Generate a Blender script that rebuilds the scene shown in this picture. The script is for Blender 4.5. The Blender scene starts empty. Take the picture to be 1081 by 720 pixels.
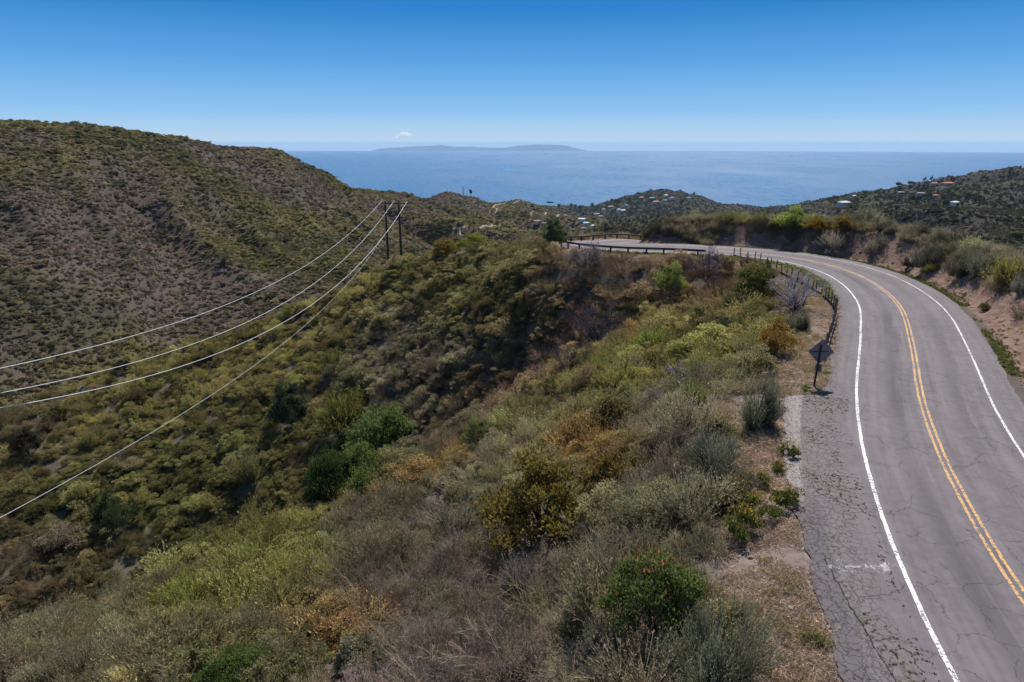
import bpy, math, random
import numpy as np

random.seed(7)
rng = np.random.default_rng(11)
SC = bpy.context.scene
COL = SC.collection

# ------------------------------------------------------------------ camera model
H_CAM = 14.0
PITCH = math.atan2(209, 720)
CP, SP = math.cos(PITCH), math.sin(PITCH)

def ray(u, v):
    x = (u - 540.5) / 720.0
    y = (360 - v) / 720.0
    return np.array([x, CP + SP * y, -SP + CP * y])

def pa(u, v, d):
    """sight line through the photo at (u, v), horizontal distance d -> azimuth, distance, height"""
    r = ray(u, v)
    hn = math.hypot(r[0], r[1])
    return (math.degrees(math.atan2(r[0], r[1])), d, H_CAM + r[2] / hn * d)

def q(az, d, z):
    return (az, d, z)

def atz(u, v, z=0.0):
    r = ray(u, v)
    t = (z - H_CAM) / r[2]
    return np.array([r[0] * t, r[1] * t, z])

def project(x, y, z):
    zc = z - H_CAM
    fwd = y * CP - zc * SP
    up = y * SP + zc * CP
    fwd = np.where(np.abs(fwd) < 1e-3, 1e-3, fwd)
    return 540.5 + 720 * x / fwd, 360 - 720 * up / fwd, fwd

# ------------------------------------------------------------------ noise
_perm = rng.random((512, 512))
def vnoise(x, y):
    xi = np.floor(x).astype(int); yi = np.floor(y).astype(int)
    fx = x - xi; fy = y - yi
    fx = fx * fx * fx * (fx * (fx * 6 - 15) + 10); fy = fy * fy * fy * (fy * (fy * 6 - 15) + 10)
    a = _perm[xi % 512, yi % 512]; b = _perm[(xi + 1) % 512, yi % 512]
    c = _perm[xi % 512, (yi + 1) % 512]; d = _perm[(xi + 1) % 512, (yi + 1) % 512]
    return (a * (1 - fx) + b * fx) * (1 - fy) + (c * (1 - fx) + d * fx) * fy * 1.0

def fbm(x, y, o=4):
    s = 0; a = 1; t = 0
    for i in range(o):
        s = s + a * (vnoise(x + 37.1 * i, y + 91.7 * i) - .5); t += a
        a *= .5; x = x * 2.03; y = y * 2.03
    return s / t * 2

def sstep(a, b, x):
    t = np.clip((x - a) / (b - a), 0, 1)
    return t * t * (3 - 2 * t)

# ------------------------------------------------------------------ road centreline
def catmull(P, step=.5):
    P = np.array(P, float); out = []
    for i in range(len(P) - 1):
        p0 = P[max(i - 1, 0)]; p1 = P[i]; p2 = P[i + 1]; p3 = P[min(i + 2, len(P) - 1)]
        n = max(2, int(np.linalg.norm(p2 - p1) / step))
        t = np.linspace(0, 1, n, endpoint=False)[:, None]
        out.append(.5 * ((2 * p1) + (-p0 + p2) * t + (2 * p0 - 5 * p1 + 4 * p2 - p3) * t ** 2 + (-p0 + 3 * p1 - 3 * p2 + p3) * t ** 3))
    out.append(P[-1:])
    R = np.concatenate(out)
    s = np.concatenate([[0], np.cumsum(np.linalg.norm(np.diff(R[:, :2], axis=0), axis=1))])
    k = np.arange(0, s[-1], step)
    return np.stack([np.interp(k, s, R[:, j]) for j in range(R.shape[1])], 1)

RC = catmull([(13.2, -40, 0), (12.6, -20, 0), (12.8, -6, 0), (13.6, 4, 0), (14.8, 12, 0), (16.4, 18.7, 0), (18.4, 24.8, 0), (20.6, 30.4, 0), (23.6, 36.9, 0),
              (29.6, 48.6, 0), (34.6, 59.3, 0), (37.5, 69.0, 0), (38.3, 77.0, 0), (36.9, 84.0, 0), (33.2, 88.8, 0),
              (28.2, 91.8, 0), (23, 93.8, 0), (18.5, 96, -.2), (15, 99, -.45), (13, 103, -.8), (13.2, 107.5, -1.2), (16, 111.5, -1.8),
              (21, 114.5, -2), (28, 116.5, -3), (40, 118, -4.6), (60, 117, -7), (90, 112, -11)])
for _ in range(6):
    RC[1:-1, :2] = (RC[:-2, :2] + 2 * RC[1:-1, :2] + RC[2:, :2]) / 4
RT = np.gradient(RC[:, :2], axis=0); RT /= np.linalg.norm(RT, axis=1)[:, None]
RN = np.stack([RT[:, 1], -RT[:, 0]], 1)          # to the right of travel (bank side)
RS = np.arange(len(RC)) * .5                      # arc length
S_Y = lambda y: float(RS[np.argmin(np.abs(RC[:220, 1] - y))])
S36 = S_Y(34.5)
def edge_left(s):   # paved width left of the centre line
    s = np.asarray(s, float)
    e = 6.95 - .62 * (1 - sstep(S_Y(14), S_Y(31), s)) - 1.95 * sstep(S36 - 1.0, S36 + .8, s) - .25 * sstep(S36 + 25, S36 + 45, s)
    return e + .26 * fbm(s * .9, s * 0 + 3, 4)
def edge_right(s):
    s = np.asarray(s, float)
    return 4.95 + .12 * fbm(s * .5, s * 0 + 9, 3)

def road_coords(x, y):
    """signed offset from the centre line (+ right), arc length and height of the nearest centre point"""
    n = len(x)
    off = np.full(n, 999.0); arc = np.zeros(n); zr = np.zeros(n)
    m = np.where((x > -15) & (x < 100) & (y > -50) & (y < 140))[0]
    for k in range(0, len(m), 20000):
        i = m[k:k + 20000]
        d2 = (x[i, None] - RC[None, :, 0]) ** 2 + (y[i, None] - RC[None, :, 1]) ** 2
        j = np.argmin(d2, 1)
        dx = x[i] - RC[j, 0]; dy = y[i] - RC[j, 1]
        lat = dx * RN[j, 0] + dy * RN[j, 1]
        al = dx * RT[j, 0] + dy * RT[j, 1]
        off[i] = np.sign(lat) * np.sqrt(d2[np.arange(len(i)), j]); arc[i] = RS[j] + al; zr[i] = RC[j, 2]
    return off, arc, zr

# ------------------------------------------------------------------ land form: feature lines from near to far
F = [
 [q(-80, 2.0, -5.2), q(0, 2.0, -4.2), q(40, 2.0, -3.2), q(80, 2.0, -2)],
 [q(-80, 24, -11), pa(0, 720, 33), pa(300, 720, 22.5), pa(540, 720, 19.5), pa(700, 720, 17.2), pa(790, 720, 16.9), pa(900, 720, 17.5), q(55, 18, -.3), q(80, 15, 0)],
 [q(-80, 38, -15), pa(0, 678, 41), pa(100, 640, 43), pa(200, 592, 46), pa(330, 532, 50), pa(440, 474, 56), pa(520, 434, 60), pa(620, 384, 68), pa(700, 338, 76),
  pa(760, 304, 82), q(22, 70, -1.5), q(27, 60, -1), q(32, 45, -.4), q(38, 34, 0), q(50, 22, 0), q(80, 18, 0)],
 [q(-80, 80, -50), q(-41, 78, -50), q(-30, 80, -47), q(-16.5, 80, -39), q(-8, 80, -27), q(-1.6, 79, -18.5), q(3, 79, -14), q(7, 81, -10), q(12, 84, -5.5), q(16, 86, -2.6),
  q(22, 88, -.8), q(27, 72, -.5), q(32, 55, 0), q(38, 40, 0), q(50, 26, 0), q(80, 20, 0)],
 [q(-80, 120, -46), q(-41, 120, -46), q(-30, 120, -40), q(-16.5, 118, -31), q(-8, 112, -19), q(-1.6, 100, -11.5), q(2, 97, -8), q(5, 97, -4.6), pa(640, 262, 94),
  pa(690, 250, 105), pa(760, 246, 103), pa(860, 249, 100), pa(930, 258, 92), pa(1000, 281, 78), pa(1081, 318, 59), q(45, 44, 4), q(60, 34, 4.5), q(80, 28, 5)],
 [q(-80, 175, -42), q(-50, 168, -38), pa(0, 436, 165), pa(130, 394, 168), pa(250, 347, 168), pa(330, 318, 165), pa(400, 284, 160), pa(440, 272, 150), pa(520, 259, 132),
  pa(570, 254, 121), pa(602, 253, 113), pa(640, 254, 108), q(9, 112, 0), pa(720, 243, 122), pa(760, 242, 122), pa(860, 243, 120), pa(930, 250, 112), pa(1000, 268, 98), pa(1081, 300, 78), q(45, 64, 6), q(60, 54, 7), q(80, 50, 8)],
 [q(-80, 260, -75), q(-41, 235, -88), q(-20, 250, -88), q(-8, 300, -92), q(0, 330, -85), q(10, 300, -70), q(20, 260, -50), q(30, 220, -35), q(40, 200, -30), q(80, 180, -10)],
 [q(-80, 330, -50), pa(0, 400, 300), pa(130, 372, 325), pa(250, 335, 370), pa(380, 288, 440), pa(440, 274, 560), pa(520, 262, 760), pa(600, 252, 900),
  pa(700, 258, 800), pa(800, 256, 700), pa(900, 262, 620), pa(1081, 300, 520), q(60, 500, -50), q(80, 500, -40)],
 [q(-80, 640, 10), pa(0, 250, 430), pa(130, 250, 455), pa(250, 246, 520), pa(380, 240, 640), pa(440, 240, 860), pa(520, 238, 1150), pa(600, 243, 1300),
  pa(700, 240, 1200), pa(800, 238, 1050), pa(900, 240, 900), pa(1081, 262, 760), q(60, 700, -60), q(80, 700, -40)],
 [q(-80, 700, 40), q(-50, 640, 37), pa(0, 124, 620), pa(100, 129, 640), pa(200, 144, 700), pa(300, 157, 790), pa(330, 172, 850), pa(380, 198, 1000), pa(420, 203, 1150), pa(450, 206, 1400),
  pa(470, 201, 1480), pa(500, 206, 1520), pa(520, 215, 1600), pa(545, 209, 1680), pa(570, 213, 1750), pa(590, 221, 1900), pa(620, 230, 1800), pa(700, 232, 1700),
  pa(800, 228, 1500), pa(860, 221, 1320), pa(950, 216, 1200), pa(1010, 217, 1120), pa(1081, 224, 1050), q(60, 1000, -60), q(80, 1000, -50)],
 [q(-80, 1100, -60), q(-40, 1100, -80), q(-20, 1300, -120), q(-10, 1600, -190), q(-2, 2100, -260), pa(640, 238, 2500), pa(760, 232, 2400), q(24, 1800, -150), q(30, 1600, -120), q(38, 1500, -100), q(80, 1400, -80)],
 [q(-80, 1800, -180), q(-40, 1800, -200), q(-20, 2200, -270), q(-10, 2600, -310), pa(470, 222, 3100), pa(590, 220, 3300), pa(615, 220, 3300), pa(640, 214, 3250), pa(660, 207, 3200), pa(680, 201, 3200), pa(700, 197.5, 3200),
  pa(720, 199.5, 3200), pa(735, 205, 3200), pa(760, 214, 3150), pa(800, 219, 3000), pa(820, 219, 2700), pa(860, 212, 2450), pa(900, 205, 2350), pa(960, 194, 2250), pa(1000, 187, 2150), pa(1040, 181, 2080),
  pa(1081, 175, 2000), q(45, 1950, -20), q(80, 1900, 0)],
 [q(-80, 4100, -338), q(-40, 4100, -338), q(0, 4050, -338), q(12, 4050, -340), q(20, 3900, -340), q(30, 3800, -340), q(80, 3600, -340)],
 [q(-80, 5200, -420), q(80, 5200, -420)],
]
AZ = np.concatenate([np.linspace(-80, -46, 50, endpoint=False), np.linspace(-46, 46, 860, endpoint=False), np.linspace(46, 80, 50)])
DI = np.concatenate([np.exp(np.linspace(math.log(2.0), math.log(60), 190, endpoint=False)), np.exp(np.linspace(math.log(60), math.log(190), 190, endpoint=False)),
                     np.exp(np.linspace(math.log(190), math.log(1200), 200, endpoint=False)), np.exp(np.linspace(math.log(1200), math.log(5200), 110))])
FD = []; FZ = []
for f in F:
    f = sorted(f); a = [p[0] for p in f]
    d_ = np.interp(AZ, a, [p[1] for p in f]); z_ = np.interp(AZ, a, [p[2] for p in f])
    FD.append(d_); FZ.append(z_)
FD = np.array(FD); FZ = np.array(FZ)
def smooth_az(A, w):
    k = np.hanning(2 * w + 3)[1:-1]; k /= k.sum()
    return np.array([np.convolve(np.pad(r, w, mode='edge'), k, 'valid') for r in A])
FD = smooth_az(FD, 9); FZ = smooth_az(FZ, 9)
for i in range(1, len(FD)):
    FD[i] = np.maximum(FD[i], FD[i - 1] + 1.0)
HG = np.empty((len(AZ), len(DI)))
LD = np.log(DI)
for i in range(len(AZ)):
    HG[i] = np.interp(LD, np.log(FD[:, i]), FZ[:, i])
def smooth_di(A, w):
    k = np.hanning(2 * w + 3)[1:-1]; k /= k.sum()
    return np.array([np.convolve(np.pad(r, w, mode='edge'), k, 'valid') for r in A])
HG = smooth_di(HG, 5)
GA, GD = np.meshgrid(np.radians(AZ), DI, indexing='ij')
GX = GD * np.sin(GA); GY = GD * np.cos(GA)
# relief: spurs and gullies grow with distance
far = sstep(220, 420, GD) * (1 - .6 * sstep(1300, 2400, GD))
w_ = GX * .80 + GY * .60 + 45 * fbm(GX / 260, GY / 260, 3)
l_ = GX * -.60 + GY * .80
rid = 1 - np.abs(fbm(w_ / 95, l_ / 420, 3)) * 2.2
rid2 = 1 - np.abs(fbm(w_ / 38 + 5, l_ / 170, 3)) * 2.2
crestfade = 1 - .88 * np.exp(-((GD - FD[9][:, None]) / (FD[9][:, None] * .16)) ** 2)
HG += far * crestfade * (18 * (rid - .55) + 5 * (rid2 - .5)) * np.clip(GD / 520, .5, 2.6)
mid = sstep(70, 110, GD) * (1 - sstep(220, 300, GD))
HG += mid * 2.4 * fbm(GX / 28, GY / 28, 4) * (1 - sstep(4, 10, np.degrees(GA)))
HG += (1 - sstep(60, 90, GD)) * .7 * fbm(GX / 9, GY / 9, 4) * sstep(3, 12, GD)
# road bench
off, arc, zr = road_coords(GX.ravel(), GY.ravel())
el = edge_left(arc); er = edge_right(arc)
h = HG.ravel().copy()
tl = -off - el; tr = off - er
zb = zr - .07
sh = zr - .05 - .06 * np.clip(tl, 0, 4) + .04 * fbm(GX.ravel() / 1.3, GY.ravel() / 1.3, 3) * sstep(.1, 1, tl)
farbend = sstep(S_Y(77) + 14, S_Y(77) + 26, arc)
wl = sstep(1.6, 9.5 + 9 * farbend, tl)
left = off < 0
h = np.where(left & (tl > 0), sh * (1 - wl) + np.minimum(h, zr - .25) * wl, h)
rough = .35 * fbm(GX.ravel() / 2.2, GY.ravel() / 2.2, 4) + .25 * (1 - np.abs(fbm(GX.ravel() / 3.1 + 9, GY.ravel() / 3.1, 3)) * 2)
steep = sstep(S_Y(50), S_Y(66), arc) * (1 - sstep(S_Y(66) + 75, S_Y(66) + 95, arc))
hb = h + 1.3 * steep * sstep(0, 3, tr) * (1 - sstep(10, 22, tr))
wr = sstep(.5, 8.0 - 2.6 * steep, tr)
dr = zr - .04 - .1 * sstep(.1, .6, tr) + .05 * fbm(GX.ravel(), GY.ravel(), 3)
h = np.where((~left) & (tr > 0) & (tr < 900), dr * (1 - wr) + (hb + rough * (1 - sstep(5, 12, tr))) * wr, h)
pav = (tl <= 0) & (tr <= 0)
h = np.where(pav, zb, h)
HG = h.reshape(HG.shape)

AZr = np.radians(AZ)
def height(x, y):
    x = np.atleast_1d(np.asarray(x, float)); y = np.atleast_1d(np.asarray(y, float))
    a = np.arctan2(x, y); d = np.log(np.clip(np.hypot(x, y), 2.001, 5199))
    ia = np.clip(np.searchsorted(AZr, a) - 1, 0, len(AZr) - 2); idd = np.clip(np.searchsorted(LD, d) - 1, 0, len(LD) - 2)
    fa = np.clip((a - AZr[ia]) / (AZr[ia + 1] - AZr[ia]), 0, 1); fd = (d - LD[idd]) / (LD[idd + 1] - LD[idd])
    return (HG[ia, idd] * (1 - fa) + HG[ia + 1, idd] * fa) * (1 - fd) + (HG[ia, idd + 1] * (1 - fa) + HG[ia + 1, idd + 1] * fa) * fd

def place(u, v, dmin=4, dmax=5000):
    """first ground point met along the sight line through photo position (u, v)"""
    r = ray(u, v); r = r / math.hypot(r[0], r[1])
    t = np.exp(np.linspace(math.log(dmin), math.log(dmax), 6000))
    hh = height(r[0] * t, r[1] * t); zz = H_CAM + r[2] * t
    k = np.where(zz < hh)[0]
    k = k[0] if len(k) else len(t) - 1
    return np.array([r[0] * t[k], r[1] * t[k], hh[k]])

# ------------------------------------------------------------------ object helpers
def tag(o, label=None, cat=None, group=None, kind=None):
    if label: o['label'] = label
    if cat: o['category'] = cat
    if group: o['group'] = group
    if kind: o['kind'] = kind
    return o

def link(name, me, mat=None, parent=None, loc=(0, 0, 0), rot=(0, 0, 0), scale=(1, 1, 1)):
    o = bpy.data.objects.new(name, me); COL.objects.link(o)
    if mat is not None and me is not None and not me.materials:
        me.materials.append(mat)
    o.location = loc; o.rotation_euler = rot; o.scale = scale
    if parent: o.parent = parent
    return o

def empty(name, loc, rotz=0, scale=1):
    o = bpy.data.objects.new(name, None); COL.objects.link(o)
    o.location = loc; o.rotation_euler = (0, 0, rotz); o.scale = (scale,) * 3
    return o

def mesh_np(name, V, Fc, smooth=False, attrs=None, uv=None):
    """V (n,3), Fc (m,k) equal-sized polygons"""
    me = bpy.data.meshes.new(name)
    V = np.ascontiguousarray(V, np.float32); Fc = np.ascontiguousarray(Fc, np.int32)
    m, k = Fc.shape
    me.vertices.add(len(V)); me.vertices.foreach_set('co', V.ravel())
    me.loops.add(m * k); me.loops.foreach_set('vertex_index', Fc.ravel())
    me.polygons.add(m); me.polygons.foreach_set('loop_start', np.arange(0, m * k, k, dtype=np.int32))
    me.polygons.foreach_set('loop_total', np.full(m, k, np.int32))
    me.polygons.foreach_set('use_smooth', np.full(m, smooth))
    if uv is not None:
        l = me.uv_layers.new(name='UVMap'); l.data.foreach_set('uv', np.ascontiguousarray(uv[Fc.ravel()], np.float32).ravel())
    for n, a in (attrs or {}).items():
        if a.ndim == 1:
            t = me.attributes.new(n, 'FLOAT', 'POINT'); t.data.foreach_set('value', np.ascontiguousarray(a, np.float32))
        else:
            t = me.attributes.new(n, 'FLOAT_COLOR', 'POINT')
            c = np.ones((len(a), 4), np.float32); c[:, :3] = a; t.data.foreach_set('color', c.ravel())
    me.update(); me.validate()
    return me

class MB:
    """collects boxes, tubes and prisms into one mesh"""
    def __init__(s): s.v = []; s.f = []
    def add(s, vs, fs):
        n = len(s.v); s.v += [tuple(map(float, p)) for p in vs]; s.f += [tuple(n + i for i in f) for f in fs]
    def box(s, c, sz, ax=None):
        c = np.array(c, float); h = np.array(sz, float) / 2
        A = np.eye(3) if ax is None else np.array(ax, float)
        vs = [c + A[0] * h[0] * i + A[1] * h[1] * j + A[2] * h[2] * k for i in (-1, 1) for j in (-1, 1) for k in (-1, 1)]
        s.add(vs, [(0, 1, 3, 2), (4, 6, 7, 5), (0, 4, 5, 1), (2, 3, 7, 6), (0, 2, 6, 4), (1, 5, 7, 3)])
    def tube(s, P, R, n=8, cap=True):
        P = np.array(P, float); R = np.broadcast_to(R, (len(P),)); b = len(s.v)
        T = np.gradient(P, axis=0)
        for i in range(len(P)):
            t = T[i] / (np.linalg.norm(T[i]) + 1e-9)
            a = np.cross(t, (0, 0, 1) if abs(t[2]) < .9 else (1, 0, 0)); a /= np.linalg.norm(a); c = np.cross(t, a)
            for k in range(n):
                th = 2 * math.pi * k / n
                s.v.append(tuple(P[i] + R[i] * (math.cos(th) * a + math.sin(th) * c)))
        for i in range(len(P) - 1):
            for k in range(n):
                s.f.append((b + i * n + k, b + i * n + (k + 1) % n, b + (i + 1) * n + (k + 1) % n, b + (i + 1) * n + k))
        if cap:
            s.f.append(tuple(b + k for k in range(n))[::-1]); s.f.append(tuple(b + (len(P) - 1) * n + k for k in range(n)))
    def build(s, name, mat, parent=None, smooth=False, **kw):
        me = bpy.data.meshes.new(name); me.from_pydata(s.v, [], s.f)
        if smooth: me.polygons.foreach_set('use_smooth', [True] * len(me.polygons))
        me.update()
        return link(name, me, mat, parent, **kw)

# ------------------------------------------------------------------ materials
class NT:
    def __init__(s, name):
        s.m = bpy.data.materials.new(name); s.m.use_nodes = True; s.t = s.m.node_tree; s.t.nodes.clear()
        s.out = s.n('ShaderNodeOutputMaterial')
    def n(s, ty, **kw):
        x = s.t.nodes.new(ty)
        for k, v in kw.items(): setattr(x, k, v)
        return x
    def set(s, sock, v):
        if hasattr(v, 'is_output') or hasattr(v, 'links'): s.t.links.new(v, sock)
        else:
            if isinstance(v, (tuple, list)) and len(v) == 3 and sock.type == 'RGBA': v = (*v, 1)
            sock.default_value = v
    def noise(s, vec, scale, detail=4, rough=.55, dist=0, out='Fac'):
        x = s.n('ShaderNodeTexNoise'); s.set(x.inputs['Vector'], vec); x.inputs['Scale'].default_value = scale
        x.inputs['Detail'].default_value = detail; x.inputs['Roughness'].default_value = rough; x.inputs['Distortion'].default_value = dist
        return x.outputs[out]
    def ramp(s, f, stops, interp='LINEAR'):
        x = s.n('ShaderNodeValToRGB'); s.set(x.inputs[0], f); e = x.color_ramp.elements; x.color_ramp.interpolation = interp
        while len(e) < len(stops): e.new(.5)
        for k, (p, c) in enumerate(stops):
            e[k].position = p
            if not isinstance(c, (tuple, list)): c = (c, c, c)
            e[k].color = (*c, 1)
        return x.outputs[0]
    def mix(s, f, a, b, mode='MIX'):
        x = s.n('ShaderNodeMix', data_type='RGBA', blend_type=mode); s.set(x.inputs[0], f); s.set(x.inputs[6], a); s.set(x.inputs[7], b)
        return x.outputs[2]
    def math(s, op, a, b=0, c=0, clamp=False):
        x = s.n('ShaderNodeMath', operation=op, use_clamp=clamp); s.set(x.inputs[0], a); s.set(x.inputs[1], b); s.set(x.inputs[2], c)
        return x.outputs[0]
    def vmath(s, op, a, b=(0, 0, 0)):
        x = s.n('ShaderNodeVectorMath', operation=op); s.set(x.inputs[0], a); s.set(x.inputs[1], b)
        return x.outputs[0]
    def sep(s, v):
        x = s.n('ShaderNodeSeparateXYZ'); s.set(x.inputs[0], v); return x.outputs
    def comb(s, a, b, c=0):
        x = s.n('ShaderNodeCombineXYZ'); s.set(x.inputs[0], a); s.set(x.inputs[1], b); s.set(x.inputs[2], c); return x.outputs[0]
    def geo(s): return s.n('ShaderNodeNewGeometry').outputs['Position']
    def bump(s, h, st, dist=1):
        x = s.n('ShaderNodeBump'); s.set(x.inputs['Height'], h); x.inputs['Strength'].default_value = st; x.inputs['Distance'].default_value = dist
        return x.outputs[0]
    def bsdf(s, col, rough=.8, normal=None, metal=0, spec=.3):
        x = s.n('ShaderNodeBsdfPrincipled'); s.set(x.inputs['Base Color'], col); s.set(x.inputs['Roughness'], rough)
        x.inputs['Metallic'].default_value = metal; x.inputs['Specular IOR Level'].default_value = spec
        if normal is not None: s.set(x.inputs['Normal'], normal)
        s.t.links.new(x.outputs[0], s.out.inputs[0]); return x

def simple(name, col, rough=.7, metal=0, spec=.3, var=.25, scale=6):
    t = NT(name); p = t.n('ShaderNodeTexCoord').outputs['Object']
    f = t.noise(p, scale, 4)
    c = t.mix(f, tuple(c * (1 - var) for c in col), tuple(min(1, c * (1 + var)) for c in col))
    t.bsdf(c, rough, metal=metal, spec=spec); return t.m

def leaf_mat(name, source='INSTANCER', trans=.42):
    """foliage: colour of the plant (per plant) times a variation from leaf to leaf"""
    t = NT(name)
    if source == 'OBJECT':
        base = t.n('ShaderNodeObjectInfo').outputs['Color']
    else:
        a = t.n('ShaderNodeAttribute'); a.attribute_type = 'INSTANCER'; a.attribute_name = 'tint'; base = a.outputs['Color']
    v = t.n('ShaderNodeAttribute'); v.attribute_type = 'GEOMETRY'; v.attribute_name = 'var'
    f = v.outputs['Fac']
    k = t.ramp(f, [(0, .6), (.5, 1.2), (1, 2.2)])
    c = t.mix(1.0, base, k, 'MULTIPLY')
    d = t.n('ShaderNodeBsdfDiffuse'); t.set(d.inputs[0], c)
    tr = t.n('ShaderNodeBsdfTranslucent'); t.set(tr.inputs[0], c)
    m = t.n('ShaderNodeMixShader'); m.inputs[0].default_value = trans
    t.t.links.new(d.outputs[0], m.inputs[1]); t.t.links.new(tr.outputs[0], m.inputs[2])
    t.t.links.new(m.outputs[0], t.out.inputs[0])
    return t.m

M = {}
M['leaf_i'] = leaf_mat('foliage_scatter')
M['leaf_o'] = leaf_mat('foliage', 'OBJECT')
M['stem'] = simple('woody_stem', (.10, .075, .055))
M['wood'] = simple('weathered_wood', (.045, .035, .03), .9, scale=3)
M['post'] = simple('grey_post', (.13, .12, .115), .8)
M['galv'] = simple('galvanised_steel', (.22, .22, .23), .5, .5)
M['rail'] = simple('weathered_guardrail_steel', (.10, .095, .10), .6, .3)
M['plank'] = simple('grey_brown_timber', (.10, .08, .07), .9)
M['yellow'] = simple('sign_yellow', (.75, .5, .04), .5, var=.1)
M['signback'] = simple('sign_back', (.21, .185, .195), .6, .3)
M['wire'] = simple('bare_aluminium_cable', (.85, .86, .88), .4, .1, .6, .05)
M['insul'] = simple('porcelain_insulator', (.35, .33, .32), .3)

# ground ---------------------------------------------------------------
t = NT('scrub_soil'); p = t.geo()
n1 = t.noise(p, .035, 6, .6); n2 = t.noise(p, 1.1, 8, .7); n3 = t.noise(p, .3, 5, .6); n4 = t.noise(p, 9, 4, .7)
soil = t.mix(t.ramp(n2, [(.35, 0.0), (.65, 1.0)]), (.125, .092, .078), (.26, .205, .18))
soil = t.mix(t.ramp(n4, [(.5, 0.), (.72, .8)]), soil, (.30, .25, .20))
litter = t.mix(n2, (.075, .062, .058), (.125, .102, .092))
green = t.mix(n3, (.075, .075, .042), (.12, .112, .058))
c = t.mix(t.ramp(n1, [(.4, 0.), (.6, 1.)]), litter, green)
ag = t.n('ShaderNodeAttribute'); ag.attribute_name = 'gcol'; am = t.n('ShaderNodeAttribute'); am.attribute_name = 'farmix'
gk = t.mix(1.0, ag.outputs['Color'], t.mix(t.ramp(t.noise(p, .7, 7, .8), [(.35, 0.), (.65, 1.)]), (.36, .35, .34), (.98, .95, .92)), 'MULTIPLY')
c = t.mix(am.outputs['Fac'], c, gk)
at = t.n('ShaderNodeAttribute'); at.attribute_name = 'bare'
c = t.mix(t.math('MULTIPLY', at.outputs['Fac'], t.math('SUBTRACT', 1, t.math('MULTIPLY', am.outputs['Fac'], .75))), c, soil)
at2 = t.n('ShaderNodeAttribute'); at2.attribute_name = 'cut'
cutn = t.noise(t.vmath('MULTIPLY', p, (1, 1, 2.2)), .9, 9, .72, .6)
cutc = t.ramp(cutn, [(.28, (.11, .062, .046)), (.48, (.22, .138, .105)), (.62, (.29, .20, .16)), (.78, (.36, .28, .24))])
c = t.mix(at2.outputs['Fac'], c, cutc)
hgt = t.math('ADD', t.math('MULTIPLY', n2, .5), t.math('MULTIPLY', cutn, at2.outputs['Fac']))
t.bsdf(c, .95, t.bump(hgt, .8, .35), spec=.1)
M['ground'] = t.m

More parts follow.
